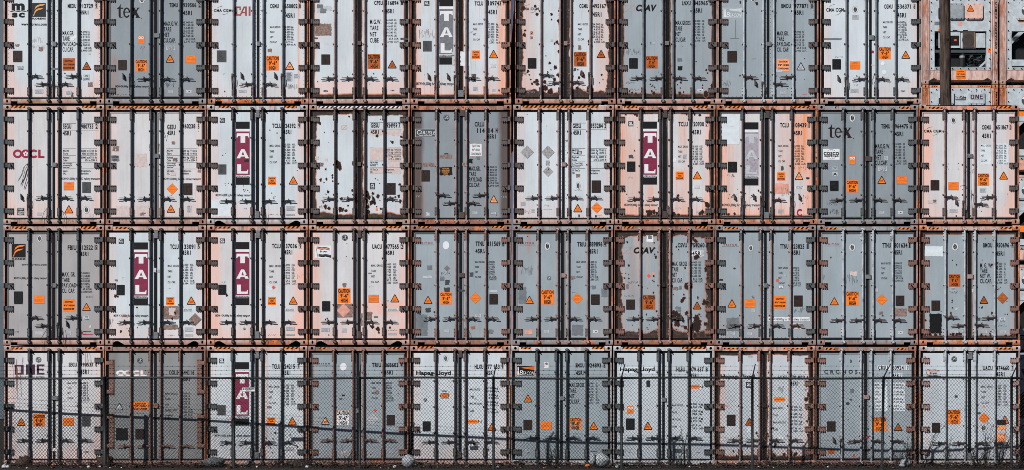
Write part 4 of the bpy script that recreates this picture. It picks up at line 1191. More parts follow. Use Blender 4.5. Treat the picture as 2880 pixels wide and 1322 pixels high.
S 822 1020 868 1040
V 512 84 556 152 n
V 510 1028 552 1092 n
H 188 700 230 730 b
H 630 990 690 1010 s
K 165 120 12 255 118 14 270 125 12 860 125 13 810 118 10 735 118 9 370 1030 18 400 1045 22 430 1035 20 455 1045 14 380 1065 18 560 1000 14 565 1060 26 620 1055 18 660 1060 14 925 960 22 940 975 22 885 1035 22 930 1040 24 860 1048 14 175 868 5 130 1055 12 110 945 9 560 990 12 273 243 3 470 185 8 655 880 14 648 900 10 640 915 8
@ 2 8 2157 | p 1.1 1.15 .3 .06 0 | s .9 .7 | n d n 1 0 t | 0h905 1h905 2R925 3k905 | orange-streaked pinkish container with washed-out pale letter panel, number 108439 1, second row
J 1098 44 1270 62
J 1708 44 1900 62
G 1140 193 1187 239
L tal 1278 194 1410 786 f
T 1612 202 1694 240 TCLU
T 1740 202 1860 240 108439
Ti 1878 202 1890 240 1
B 1870 198 1895 244
T 1738 276 1818 313 45R1
F 1597 1690 407 17 48|MAX. GROSS;TARE;NET;CU. CAP.
E 1738 1797 407 17 24|35.000;77.160;4.600;10.140;30.400;67.020;67.5;2.383
F 1812 1855 407 17 24|kg.;lbs.;kg.;lbs.;kg.;lbs.;m;cu.ft.
C c 1583 662 1661 740
A 1790 657 733 p
P 1122 563 1209 664 k
Y 1752 790 1835 820 w i|CORTEN STEEL;AND M.G.S.S.;CONTAINER
T 1063 957 1432 980 MGW=34,000kg for UIC railway transport
Q 1064 118 1232 400 h
Q 1555 768 1692 862 v
Z 1856 710 1884 727 c
Z 1622 605 1643 645 l
S 1590 1008 1644 1046
V 1470 88 1516 156 n
V 1464 1036 1510 1096 g
H 1118 678 1185 710 k
H 1785 605 1865 650
H 1625 790 1680 900
H 1825 870 1865 920
K 1140 870 4 1170 880 6 1165 895 5 1130 905 4 1155 893 5 1360 888 12 1370 905 9 1345 880 5 1385 890 6 1395 895 4 1340 900 5 1410 835 8 1290 860 4 1213 820 4 1200 870 3 1825 955 6 1185 1050 14 1130 1055 12 1085 1050 8 1410 1005 6 1305 548 4 1375 548 4 1410 535 4 1330 655 4
Tm 1768 1010 1818 1072 C
@ 2 9 2440.6 | d .05 .12 .03 0 0 | g .45 .5 | g d n 1 0 m | 0L925 1L925 2R925 3R925 | dull grey-blue container with dark serif logo above white globe sticker, number 964475 6
J 226 46 246 66
J 825 48 940 68
L seal 364 117 418 190 s
L tex 165 208 388 340 p
L cosco 117 443 272 545
T 661 213 746 250 TEMU
T 790 213 913 250 964475
T 934 213 952 250 6
B 929 208 957 254
T 788 284 868 322 45R1
F 606 745 398 40 52|MAX.G.W.;TARE;NET;CU.CAP.
E 784 850 390 17 26|35.000;77.160;4.550;10.030;30.450;67.130;67.3;2.377
F 868 904 390 17 26|KG;LBS;KG;LBS;KG;LBS;CU.M.;CU.FT.
M 361 511 420 588
C a 337 737 445 852
A 667 693 770
N 807 700 905 775
P 180 741 262 838 k
Y 632 606 716 650 s i|THIS CONTAINER;HAS BEEN TESTED;AND CERTIFIED;TO MEET UIC
Y 206 610 256 640 s i|COSCO
Y 206 660 254 700 s k|A
S 688 512 726 550
S 646 1028 692 1052
Y 818 1028 864 1050 w|CIMC
V 512 514 572 558 n
H 155 935 270 975
H 180 1000 260 1060
H 680 655 700 675
K 690 465 3
@ 2 10 2725.6 | p .55 .35 .12 0 0 | s .85 .9 | p n n 1 0 m | 0R900 1h950 2R965 3L900 | white container in a rusty orange frame, uppermost of the rightmost stack, number 651867 0
J 1105 48 1235 68
J 1735 44 1885 64
L cma 1062 236 1226 316
L seal 1312 142 1364 208 s
T 1605 222 1690 260 CGMU
T 1738 222 1853 260 651867
T 1868 222 1882 260 0
B 1862 216 1888 264
T 1606 302 1688 340 45R1
Q 1592 398 1692 592 h
Q 1740 392 1855 590 h
F 1596 1690 404 17 47|MAX. GROSS;TARE;NET;CU.CAP.
E 1738 1800 404 17 23.5|34.000;74.960;4.620;10.190;29.380;64.770;68.0;2.400
F 1815 1854 404 17 23.5|kg.;lbs.;kg.;lbs.;kg.;lbs.;m;cu.ft.
C a 1565 673 1674 789
A 1809 652 729
N 1291 755 1387 830
P 1124 735 1206 832
S 1585 812 1645 852
Z 1098 920 1178 955 p
Z 1148 918 1178 945 b
S 1300 1008 1378 1040
V 1470 490 1520 528 g
O 1398 800 1420 785 1450 790 1470 830
O 1500 830 1502 900 1495 1000
H 1450 625 1520 690
K 1600 1028 4 1385 580 4 1388 632 3 1292 632 3 1292 584 3 1843 866 3 1820 970 3 1365 1072 8 1500 1070 8 1580 990 4 1115 1075 7
@ 3 1 151 | t .1 .15 .05 0 0 | s .6 .3 | d d n 1 0 m | 0R895 1L970 2k960 3L895 | taupe-grey container with an orange flame badge on black, number 512522 5
J 115 40 250 61
J 755 38 912 60
L seal 344 117 391 184 s
L florens 107 201 238 328
Ti 200 382 434 404 www.florens.com
T 128 511 438 531 MGW=34,000kg for UIC railway transport
T 632 216 714 256 FBIU
T 742 216 868 254 512522
T 890 215 906 252 5
B 883 211 912 256
T 749 276 826 313 45R1
F 579 711 468 38 51|MAX. GR.;TARE;PAYLOAD;CU. CAP.
E 748 812 467 17 25|35.000;77.160;4.560;10.050;30.440;67.110;67.6;2.389
F 816 864 467 17 25|KG;LBS;KG;LBS;KG;LBS;CU.M.;CU.FT.
N 315 687 413 762
C b 586 718 701 835
A 808 752 828
P 128 646 212 765 k
Y 779 874 836 918|ATO;Certified
S 330 1022 400 1052
S 624 1022 666 1054
Q 266 790 284 852 y
Z 266 772 283 790 s
Z 832 965 852 988 p
V 492 570 530 612 g
O 400 1130 395 1080 440 1005
O 590 985 600 1050 596 1100 615 1180
H 805 685 865 712
H 75 1015 175 1040
Tm 762 1020 800 1052 C
Q 790 1018 848 1026 m
Q 795 1048 870 1055 m
@ 3 2 437.6 | w .35 .3 .2 0 0 | s .45 .3 | d b r 0 0 t | 0L938 1L938 2R938 3R938 | white container with magenta letter panel and torn brown label remnants, number 133091 5
J 1080 44 1212 63
J 1705 40 1724 58
G 1110 152 1158 201
L tal 1253 187 1384 778 m
T 1591 208 1672 248 TCLU
T 1706 208 1828 248 133091
T 1852 206 1870 244 5
B 1845 201 1874 250
T 1704 264 1784 303 45R1
F 1569 1675 398 18 51|MAX. GROSS;TARE;NET;CU. CAP.
E 1698 1762 388 17 25|35.000;77.160;4.420;9.740;30.580;67.420;67.5;2.384
F 1780 1824 388 17 25|KGS.;LBS.;KGS.;LBS.;KGS.;LBS.;CU.M.;CU.FT.
C c 1554 698 1631 776
A 1790 691 770
P 1089 585 1166 682 k
Y 1710 806 1806 836 h i|BEFORE LOADING;SEE INSTRUCTIONS
T 1063 863 1388 884 MGW = 34,000kg for UIC railway transport
Z 1524 782 1672 905 b
Z 1530 960 1664 1005 b
Z 1580 800 1640 870 p
X 1826 910 62 b
Sf 1730 985 1808 1022
Sf 1730 1050 1807 1067
H 1562 1052 1634 1066 k
V 1440 82 1480 150 g
V 1438 1028 1480 1090 g
Z 1430 428 1462 468 s
S 1468 440 1492 472
Z 1072 532 1102 552 b
H 1140 512 1168 535
H 1578 616 1600 622
H 1025 900 1055 980
K 1080 688 16 1100 695 10 1280 797 8 1285 985 6 1232 990 5 1208 1015 8 1130 1022 10 1640 850 12 1610 900 10 1640 940 6 1268 228 4 1187 995 4 1300 1062 3
O 1385 1070 1378 1130 1390 1160
O 1525 1070 1530 1120 1528 1170
@ 3 3 724 | p .65 .3 .08 0 0 | s .75 .9 | d b r 0 0 t | 0L938 1L938 2R938 3R938 | pinkish white container with magenta letter panel and small red diamond, number 137036 9
J 112 40 264 57
J 760 38 918 56
G 160 150 207 196
L tal 308 184 436 775 m
T 648 202 730 240 TCLU
T 760 202 882 240 137036
T 905 202 922 240 9
B 898 197 928 244
T 762 260 838 298 45R1
F 624 730 400 18 50.5|MAX. GROSS;TARE;NET;CU. CAP.
E 752 814 389 17 25|35.000;77.160;4.490;9.900;30.510;67.260;67.5;2.384
F 833 878 389 17 25|KGS.;LBS.;KGS.;LBS.;KGS.;LBS.;CU.M.;CU.FT.
C c 609 697 686 774
A 847 691 769
P 144 583 220 678 k
Y 768 806 862 834 h i|BEFORE LOADING;SEE INSTRUCTIONS
T 118 862 442 882 MGW = 34,000kg for UIC railway transport
X 662 608 19 r
Q 598 600 648 640 h
X 407 496 9 k
Sf 783 978 860 1014
Sf 783 1046 860 1062
H 608 1048 684 1062 k
V 497 76 538 148 g
V 492 1022 534 1088 g
H 160 550 200 572
H 885 475 940 530 v
L seal 375 985 402 1008 d
K 225 682 12 540 722 8 410 885 5 185 1082 6
O 436 1070 440 1120 432 1150
O 590 1070 600 1110 588 1150
@ 3 4 1010 | p .65 .4 .12 0 0 | s .7 .7 | n n r 0 0 t | 0L935 1L935 2R935 3R935 | pinkish white container with a striped wavy flag sticker and peeled diamond label, number 477565 2
J 1086 38 1220 56
J 1712 36 1870 54
L seal 1303 114 1359 172 k
L uasc 1055 222 1202 330
T 1587 207 1678 246 UACU
T 1712 207 1836 246 477565
T 1858 207 1876 246 2
B 1852 202 1880 250
T 1712 266 1790 303 45R1
F 1578 1684 395 18 51|MAX. GROSS;TARE;NET;CU. CAP.
E 1700 1764 384 17 25|34.000;74.960;4.440;9.790;29.560;65.170;67.5;2.384
F 1785 1830 384 17 25|KGS.;LBS.;KGS.;LBS.;KGS.;LBS.;CU.M.;CU.FT.
C a 1266 617 1383 755
A 1799 670 748
N 1552 678 1650 752
P 1117 737 1194 833 k
Y 1726 805 1832 834 h i|BEFORE LOADING;SEE INSTRUCTIONS
X 1318 825 64 v
Z 1258 762 1404 890 b
X 1320 820 60 v
Z 1310 570 1346 606 b
Z 1530 840 1585 915 b
Z 1478 850 1496 968 b
Sf 1108 990 1187 1026
S 1305 992 1348 1030
Sf 1738 1040 1814 1056
H 1738 1004 1814 1018 k
Y 1602 876 1642 892 k s|CAUTION
Y 1545 468 1585 486 - k|TESTED
H 1558 592 1595 612
V 1452 78 1488 144 n
V 1448 1022 1484 1088 n
K 1165 900 6 1150 908 7 1570 968 8 1590 980 14 1752 985 10 1640 985 14 1645 1010 14 1650 1035 10 1735 735 5 1640 1000 20 1350 200 5 1345 320 4 1560 955 5 1180 1055 5
@ 3 5 1296.5 | g .2 .2 .06 0 0 | n .75 .4 | p r n 1 0 m | 0L905 1L905 2R905 3R905 | blue-grey container with blank white oval and handwritten marks, number 811569 0, third row
J 130 36 240 55
J 812 34 932 52
Z 350 36 428 56 n
Z 622 50 698 66 n
Z 500 38 560 60 n
L triton 112 184 268 216
L seal 350 176 411 252 b
T 657 180 738 220 TTNU
T 766 180 890 220 811569
T 906 180 924 220 0
B 902 176 928 224
T 655 250 738 287 45R1
F 652 741 362 17 47|MAX GROSS;TARE;NET;CU.CAP.
E 758 818 361 17 23.3|34.000;74.960;4.710;10.390;29.290;64.570;67.5;2.380
F 823 856 361 17 23.3|KG;LB;KG;LB;KG;LB;CU.M.;CU.FT.
C a 326 654 433 769
D 602 656 712 762
A 212 686 763
P 786 670 867 768
H 340 460 422 498 k
X 390 430 30 b
X 388 430 24 g
Q 203 402 250 445 g
Z 165 500 248 522 s
Z 325 505 362 545 g
Z 372 540 412 586 i
Z 362 610 416 648 i
Z 600 466 636 506 l
Z 788 632 862 656 s
Z 190 800 238 840 i
Z 103 832 146 862 i
Q 90 862 206 1062 g
S 653 858 710 892
S 362 1005 410 1032
Z 615 972 652 1000 u
Z 785 1004 822 1042 g
Z 535 900 556 926 b
Z 490 628 556 648 l
Q 508 484 526 508 o
V 506 476 558 516 n
K 272 840 8 420 900 3 515 945 8 780 288 3
O 560 985 590 1020 600 1080 592 1130
@ 3 6 1582.6 | g .25 .3 .08 0 0 | g .6 .4 | p n n 1 0 m | 0L905 1L905 2R905 3R905 | blue-grey container with oval seal, round sticker and brown streak, number 889896 4
J 1088 38 1190 56
J 1760 36 1876 56
L triton 1060 186 1218 218
L seal 1302 184 1358 260 s
T 1610 186 1692 224 TRIU
T 1722 184 1846 224 889896
T 1860 184 1878 222 4
B 1855 180 1884 226
T 1720 252 1800 290 45R1
F 1603 1692 362 17 47|MAX GROSS;TARE;NET;CU.CAP.
E 1710 1770 362 17 23.5|34.000;74.960;4.630;10.200;29.370;64.760;67.5;2.380
F 1775 1812 362 17 23.5|KG;LB;KG;LB;KG;LB;CU.M.;CU.FT.
C a 1272 630 1390 769
D 1557 660 1665 767
A 1162 686 763
Q 1060 605 1132 762 g
P 1738 674 1820 772
L seal 1326 502 1365 542 k
Z 1552 498 1588 534 b
Z 1745 590 1785 624 g
Q 1835 618 1896 700 g
Q 1560 960 1664 1058 g
S 1302 1008 1350 1034
Y 1760 1010 1806 1034 w|CIMC
Q 1056 402 1092 412 y
Z 1120 1005 1190 1050 v
V 1462 478 1504 518 p
H 1085 400 1190 500
H 1555 650 1590 662
K 1470 885 7 1465 870 4 1105 575 4 1500 765 9 1870 1055 12 1145 130 5
@ 3 7 1869 | g .35 .8 .5 .7 0 | n .9 .3 | p r n 0 0 m | 0L905 1L905 2R905 3h905 | flaking blue-grey container with envelope and italic letters and white 45R1 label
J 150 38 240 56
J 815 38 930 56
L csav 130 232 450 296
Q 362 120 425 182 w
Y 376 124 412 155 g i|..;..
T 653 196 741 232 CSVU
T 775 196 905 232 750260
T 922 196 940 232 6
Q 778 258 893 318 w
R 780 893 260
T 788 272 885 310 45R1
F 602 740 368 38 52|MAX. GROSS;TARE;NET;CU. CAP.
E 770 836 366 17 25.5|34.000;74.960;4.700;10.360;29.300;64.600;67.3;2.378
F 848 890 366 17 25.5|KGS;LBS;KGS;LBS;KGS;LBS;CU.M.;CU.FT.
C a 327 678 443 817 O
A 835 738 814 O
P 170 722 252 817
X 382 500 20 r
Z 165 582 195 622 b
Z 415 466 438 490 v
Z 612 606 655 634 b
Z 664 592 692 628 g
Z 640 812 684 840 g
Z 630 788 684 808 g
Z 682 962 712 980 b
S 808 1010 860 1030
Q 866 942 876 975 w
V 505 565 540 606 x
H 155 680 240 700 k
H 190 545 280 575
K 180 185 9 195 402 9 155 520 10 195 525 9 195 488 5 165 478 4 130 478 5 128 330 16 110 322 12 100 870 14 106 900 14 432 192 8 436 240 8 448 325 12 438 300 8 430 555 8 418 545 7 428 500 8 372 615 4 425 658 8 360 860 7 455 832 11 385 958 5 228 962 5 365 985 5 330 910 6 470 150 12 375 1000 5 820 330 22 835 320 20 745 590 30 770 590 24 600 592 12 640 228 9 660 255 5 638 1000 5 722 425 10 700 725 20 712 710 16 690 740 14 840 700 10 842 715 6 905 745 20 895 760 18 640 860 34 660 880 30 620 850 24 650 910 30 640 940 26 660 960 18 740 850 22 760 855 24 825 900 30 840 940 36 820 970 34 850 985 24 790 1000 30 835 1010 26 725 985 16 600 880 20 590 960 14 612 676 5 710 676 8 800 150 16 820 175 20 760 170 24 920 440 18 935 520 16 830 205 12 812 1060 20 930 760 20 915 950 20 855 860 10 870 880 5
@ 3 8 2153.5 | g .25 .25 .08 0 0 | g .55 .4 | p d n 0 1 m | 0L970 1L970 2R970 3R970 | blue-grey container with white strip of railway wording on right door, number 823825 1
J 1090 44 1218 64
J 1738 44 1880 64
L triton 1066 202 1224 232
L seal 1313 206 1362 274 s
T 1612 206 1690 245 TTNU
T 1716 206 1840 245 823825
T 1866 206 1880 245 1
B 1859 202 1885 248
T 1718 264 1800 303 45R1
F 1598 1686 417 17 47|MAX GROSS;TARE;NET;CU.CAP.
E 1708 1770 417 17 23.5|35.000;77.160;4.810;10.600;30.190;66.560;67.6;2.387
F 1776 1810 417 17 23.5|KG;LBS;KG;LBS;KG;LBS;CU.M.;CU.FT.
C b 1552 690 1669 807
A 1162 718 796
N 1282 724 1380 801
P 1740 684 1824 788
Q 1500 888 1890 925 w
T 1506 896 1882 918 MGW=34,000kg for UIC railway transport
Q 1110 893 1232 1016 g
Sf 1114 1018 1192 1054
S 1303 1028 1350 1054
Q 1573 530 1600 555 r
Q 1600 585 1643 618 k
Y 1602 588 1641 615 w k|NOT;OK
Q 1043 530 1076 546 c
Z 1712 945 1816 1000 p
L seal 1342 684 1374 716 d
S 1345 808 1380 838
S 1650 490 1672 508
V 1462 570 1498 612 g
H 1740 790 1830 850 l
K 1182 432 8 1195 430 4 1085 965 7 1490 625 4
@ 3 9 2440.6 | g .15 .12 .03 0 0 | g .55 .4 | w r n 1 0 m | 0L920 1L920 2R920 3R920 | blue-grey container with scribbled-over diamond ghost on its left door, number 801634 1, third row
J 145 48 248 66
J 820 48 940 66
L triton 128 196 284 226
L seal 360 196 420 270 d
T 672 195 752 235 TTNU
T 783 195 908 235 801634
T 922 195 936 235 1
B 914 190 942 238
T 781 262 858 300 45R1
F 663 750 375 17 46.5|MAX GROSS;TARE;NET;CU.CAP.
E 776 834 374 17 23.3|34.000;74.960;4.720;10.410;29.280;64.550;67.5;2.380
F 842 872 374 17 23.3|KG;LB;KG;LB;KG;LB;CU.M.;CU.FT.
C a 333 643 450 781
D 613 672 722 778
A 223 698 774
P 797 685 878 782
H 335 470 440 590
Z 370 460 435 498 p
Z 780 805 900 880 b
Z 642 835 676 864 b
Q 666 870 684 880 k
S 600 620 632 654
Y 820 1022 864 1044 w|CIMC
H 115 430 132 560 k
V 514 490 566 530 g
K 190 328 8 795 985 3
@ 3 10 2727.5 | g .3 .4 .35 .10 0 | s .85 .9 | w r n 1 0 m | 0R895 1L970 2R965 3L900 | blue-grey rust-spotted container with white rectangle and black panel on its left door, number 950696 4
J 1105 48 1205 64
J 1782 42 1890 60
Q 1070 222 1240 316 h
L seal 1323 190 1384 266 s
T 1618 194 1702 233 BMOU
T 1738 194 1860 233 950696
T 1884 194 1900 233 4
B 1880 190 1905 238
T 1736 273 1816 310 45R1
F 1588 1700 384 38 49|M. G. W.;TARE;NET W.;CU.CAP.
E 1734 1796 378 17 25.3|34.000;74.960;4.600;10.140;29.400;64.820;67.9;2.398
F 1812 1846 378 17 25.3|KG;LB;KG;LB;KG;LB;CU.M;CU.FT
C f 1295 486 1403 602 O
D 1745 655 1853 765 O
A 1624 686 762 O
P 1132 731 1214 828 n
Q 1114 855 1229 1040 x
Y 1312 610 1358 640 s i|COSCO
H 1300 640 1370 670 k
H 1300 700 1330 715 v
Z 1357 798 1376 822 p
Y 1770 890 1828 934|ATO;Certified
S 1310 1005 1384 1038
S 1604 1006 1652 1036
Y 1782 1015 1828 1038 w|CIMC
Q 1560 893 1592 922 l
Z 1510 624 1525 656 s
V 1470 488 1526 528 p
H 1760 955 1832 978 k
H 1070 620 1115 700 v
K 1331 355 6 1368 395 6 1635 152 4 1608 352 4 1755 375 7 1700 395 9 1695 400 8 1745 425 7 1610 790 6 1580 795 5 1605 800 7 1328 730 7 1325 748 6 1330 800 8 1315 850 10 1310 880 10 1320 868 8 1395 1045 14 1340 1048 12 1370 1050 16 1310 1048 10 1600 1062 16 1640 1068 14 1120 1050 18 1170 1055 16 1215 1048 10 1755 628 6 1765 620 5 1780 610 4 1875 218 5 1605 965 7 1690 1020 7 1680 1040 9 1685 1055 10 1210 1050 8 1840 740 5 1700 850 10 1365 905 5 1830 1062 14 1880 1062 12 1075 915 10 1222 832 5 1330 1050 12 1410 1045 10 1845 860 6 1822 860 5
@ 4 1 152 | p .45 .35 .03 0 0 | s .5 .4 | d d n 0 0 m | 0L908 1L908 2R908 3R908 | white container with large plum block letters behind the fence, number 990537 0
J 113 38 214 57
J 790 36 905 55
L seal 330 126 384 180 k
L one 135 197 412 292
T 637 182 714 216 SEGU
T 747 182 870 216 990537
T 886 182 903 216 0
T 747 246 823 284 45R1
F 627 712 364 17 46|MAX GROSS;TARE;NET;CU.CAP.
E 742 800 363 16 23|35.000;77.160;4.590;10.120;30.410;67.040;67.2;2.373
F 806 832 363 16 23|KG;LBS;KG;LBS;KG;LBS;CU.M.;CU.FT.
C a 308 660 416 775
N 586 696 685 770
A 196 692 768
P 763 672 841 775 g
T 788 1006 824 1018 CIMC
V 482 490 540 530 g
Q 492 978 518 1005 w
H 790 90 850 240 u
H 110 120 200 540 u
@ 4 2 437 | u .1 .15 .02 0 .2 | n .6 .5 | r r n 0 0 m | 0L962 1L962 2R962 3R962 | grey container with misprinted white and orange ring logo and long hinges, number 644116 6
J 1165 36 1850 46
L seal 1276 136 1330 189 k
L oocl 1090 248 1370 306 w
T 1574 254 1654 290 OOLU
T 1690 254 1808 290 644116
T 1836 254 1852 290 6
T 1690 312 1768 350 45R1
F 1535 1652 462 16 50.5|MAX GROSS;TARE;NET;CUBIC CAP.;USABLE
E 1690 1742 460 16 25|34.000;74.960;4.730;10.430;29.270;64.530;67.5;2.384;64.9;2.292
F 1748 1796 460 16 25|KG;LB;KG;LB;KG;LB;CU.M;CU.FT;CU.M;CU.FT
T 1535 690 1584 704 CUBE
C g 1240 547 1381 625
A 1109 552 622 w
Q 1078 793 1190 906 k
P 1259 798 1346 896
H 1575 630 1608 660 m
Q 1520 486 1548 504 b
V 1424 560 1474 604 r
H 1080 1000 1150 1040 s
@ 4 3 722.7 | w .15 .45 .12 0 0 | s .7 .9 | d d r 0 0 t | 0L928 1L928 2R928 3R928 | bluish white container with magenta letter panel behind the fence, number 124215 7
J 118 36 257 54
J 747 36 906 54
G 152 142 199 187
L tal 302 176 430 768 m
T 644 197 720 236 TCLU
T 746 197 858 236 124215
T 882 197 900 236 7
B 876 192 903 238
T 742 256 815 294 45R1
F 613 714 396 17 50|MAX. GROSS;TARE;NET;CU. CAP.
E 744 804 385 17 25|35.000;77.160;4.420;9.740;30.580;67.420;67.5;2.384
F 824 868 385 17 25|KGS.;LBS.;KGS.;LBS.;KGS.;LBS.;CU.M.;CU.FT.
C c 597 690 676 766
A 834 684 762
P 136 576 212 670 g
T 110 851 444 870 MGW=34,000 kg for UIC railway transport
Sf 772 970 846 1002
Z 598 584 640 608 b
Q 494 40 512 78 u
Q 565 80 600 900 p
V 486 78 526 142 g
V 484 1015 526 1075 g
H 215 690 285 712 v
H 890 480 920 510
K 675 835 10 636 842 4 812 854 6 655 890 7 590 885 7 650 1020 6 880 965 9 355 960 6 615 950 9 640 945 8 632 975 7
@ 4 4 1007.5 | g .35 .3 .05 0 0 | n .7 .5 | r r n 1 0 m | 0L908 1L908 2R908 3R908 | blue-grey container with rust-brown hinges and a pale caution label, number 868603 4, behind the fence
J 1084 38 1158 52
J 1735 36 1850 52
L triton 1042 184 1198 210 k
L seal 1279 182 1340 256 b
T 1576 184 1662 221 TRIU
T 1694 184 1822 221 868603
T 1842 184 1860 221 4
T 1692 254 1772 290 45R1
F 1573 1660 362 17 47|MAX GROSS;TARE;NET;CU.CAP.
E 1682 1740 362 16 23.3|34.000;74.960;4.630;10.200;29.370;64.760;67.5;2.380
F 1746 1780 362 16 23.3|KG;LB;KG;LB;KG;LB;CU.M.;CU.FT.
C e 1246 627 1366 765 w
A 1142 682 758 p
D 1530 655 1638 758 w
X 1606 625 17 r
P 1712 667 1789 765
Z 1606 440 1640 474 b
Q 1296 478 1322 493 k
Q 1272 512 1298 525 i
Z 1290 1000 1345 1035 p
S 1735 1002 1770 1022
V 1430 608 1464 650 g
K 1335 1025 6 1565 1035 6 1820 470 4
@ 4 5 1294 | w .25 .3 .08 0 0 | s .6 .5 | n n n 0 0 t | 0L922 1L922 2R922 3R922 | white container with bold hyphenated name and framed orange oblong sticker, number 677163 9
J 113 30 265 48
J 753 30 910 48
L hapag 100 256 424 296
L seal 350 108 400 176 d
T 645 200 726 238 HLXU
T 746 200 878 238 677 163
T 894 200 912 238 9
B 887 196 916 242
T 750 258 828 296 45R1
F 598 718 422 17 66|MAX.GROSS;TARE;MAX.PAYLOAD;CUBE
F 748 826 410 17 28|34 000;74 960
F 748 826 474 17 28|4 420;9 740
F 748 826 540 17 28|29 580;65 220
F 772 826 606 17 28|67.5;2 384
F 834 870 410 17 28|kg;lbs
F 834 870 474 17 28|kg;lbs
F 834 870 540 17 28|kg;lbs
F 832 870 606 17 28|m;cuft
P 160 727 235 820 k
Q 327 465 406 514 k
Q 331 469 402 510 o
Y 333 473 400 508 o k|CAUTION;Height
Y 333 436 392 456 - k|ATTENTION
L seal 168 510 203 545 k
Q 572 711 672 747 o
R 572 672 727
Y 674 710 712 748 w k|N
A 807 738 816
Z 602 958 680 994 i
V 492 66 530 134 n
V 488 1010 524 1070 n
H 95 450 125 490 s
H 620 505 665 530
Z 130 932 160 960 p
K 655 948 8 640 940 10 775 990 9 668 155 3
@ 4 6 1579.5 | g .08 .12 .02 0 0 | w .45 .3 | d d n 0 0 m | 0L885 1L885 2R885 3R885 | blue-grey container with a black lighthouse sticker with orange beams, number 924893 6, behind the fence
J 1078 36 1168 54
J 1740 34 1856 54
L beacon 1036 210 1202 303 o
Q 1294 174 1334 230 w
L seal 1302 178 1328 204 d
X 1314 190 12 r
T 1586 188 1668 224 BMOU
T 1698 188 1824 224 924893
T 1846 188 1862 224 6
B 1840 182 1868 228
T 1588 258 1666 296 45R1
F 1528 1666 370 37 51.5|MAX.GROSS;TARE;NET;CU.CAP.
E 1700 1752 366 17 26|35.000;77.160;4.420;9.740;30.580;67.420;67.3;2.377
F 1774 1806 366 17 26|KG;LBS;KG;LBS;KG;LBS;CU.M.;CU.FT.
A 1142 474 550
K 1142 515 7
C a 1532 692 1640 808
Z 1545 730 1575 800 g
Z 1600 735 1620 810 g
A 1755 728 804
N 1262 733 1362 809
P 1099 713 1181 810
Y 1120 985 1160 1025 s k|ATO;Certified
Q 1730 1003 1784 1010 i
V 1440 495 1484 533 g
H 1330 455 1358 465
@ 4 7 1866.7 | e .0 .08 0 0 0 | w .05 .1 | d d n 0 0 m | 0L888 1L888 2R888 3R888 | cleanest pale container in an unrusted white frame, number 979637 8, behind the fence
J 133 34 344 52
J 687 34 918 52
Q 105 222 440 276 h
L hapag 112 222 436 262
T 637 226 718 262 HLBU
T 763 226 892 262 979 637
T 911 226 929 262 8
B 906 220 934 268
T 764 284 842 320 45R1
Q 358 348 393 408 c
Q 762 386 848 424 o
R 762 848 402
Y 850 388 886 424 w k|N
F 596 700 570 16 66|MAX.GROSS;TARE;PAYLOAD;CUBE
E 760 828 558 17 28|34 000;74 960
E 760 828 624 17 28|4 530;9 990
E 760 828 690 17 28|29 470;64 970
E 760 828 756 17 28|67.5;2 382
F 845 886 558 17 28|kg;lb
F 845 886 624 17 28|kg;lb
F 845 886 690 17 28|kg;lb
F 845 886 756 17 28|m;cuft
M 179 584 237 660
A 372 728 806
P 167 700 248 806 k
Q 280 782 300 816 y
H 160 975 215 1030 k
H 360 615 385 640 k
T 825 1010 860 1018 Fumex
Q 622 985 686 1020 l
V 505 508 542 546 g
@ 4 8 2150 | e .4 .5 .45 .2 0 | s .8 .4 | p r n 0 0 m | 0L908 1L908 2R908 3R908 | battered white container with ragged brown door edges behind the fence, number 870922 6
J 1080 42 1288 56
J 1632 42 1830 56
T 1303 60 1345 74 Seeb
T 1305 112 1348 130 ::::::
L hapag 1048 290 1368 328
T 1588 302 1668 334 HLXU
T 1688 302 1836 334 870 922
T 1852 302 1870 334 6
T 1700 358 1772 392 45R1
G2 1286 360 1338 416
Q 1548 504 1648 543 o
R 1548 1648 522
F 1540 1658 597 17 66|MAX.GROSS;TARE;MAX.PAYLOAD;CUBE
F 1705 1766 586 17 27|34 000;74 960
F 1705 1766 652 17 27|4 450;9 810
F 1705 1766 718 17 27|29 550;65 150
F 1705 1766 784 17 27|67.36;2 380
F 1784 1812 586 17 27|kg;lbs
F 1784 1812 652 17 27|kg;lbs
F 1784 1812 718 17 27|kg;lbs
F 1784 1822 784 17 27|m;cuft
A 1318 690 766 O
P 1106 665 1188 770
Z 1298 785 1328 832 h
Z 1585 870 1635 910 w
Z 1080 575 1118 592 v
V 1442 560 1478 600 x
H 1590 400 1640 460
H 1830 420 1865 450
K 1278 942 9 1168 1005 8 1560 945 14 1550 960 10 1520 800 14 1540 790 10 1385 835 10 1300 975 5 1470 880 20 1480 850 16 1870 480 20 1850 520 18 1875 700 16 1870 860 18 1200 1060 14 1300 1055 12 1550 1045 18 1700 1030 20 1640 1040 18 1745 1035 18 1855 725 10 1080 1050 10 1827 268 5
@ 4 9 2435.5 | g .1 .12 .02 0 0 | n .7 .5 | w r n 1 0 m | 0h910 1L915 2R915 3R915 | blue-grey container with spaced dark serif name behind the fence, number 609241 7
J 138 44 228 60
J 802 44 882 60
L cronos 127 250 438 282
Q 624 204 914 250 h
Q 760 278 854 320 h
T 629 210 720 246 CRSU
T 762 210 884 246 609241
T 898 210 912 246 7
T 762 284 838 318 45R1
Q 598 366 716 632 h
Q 762 366 880 632 h
F 602 716 380 16 26|MAX. GROSS;WEIGHT
F 602 662 444 16 26|TARE;WEIGHT
F 602 662 512 16 26|NET;WEIGHT
F 602 672 578 16 26|CUBIC;CAPACIT.
E 764 828 380 16 26|34.000;74.960
E 764 828 444 16 26|4.740;10.450
E 764 828 512 16 26|29.260;64.510
E 764 828 578 16 26|67.9;2.397
F 836 876 380 16 26|kg.;lbs.
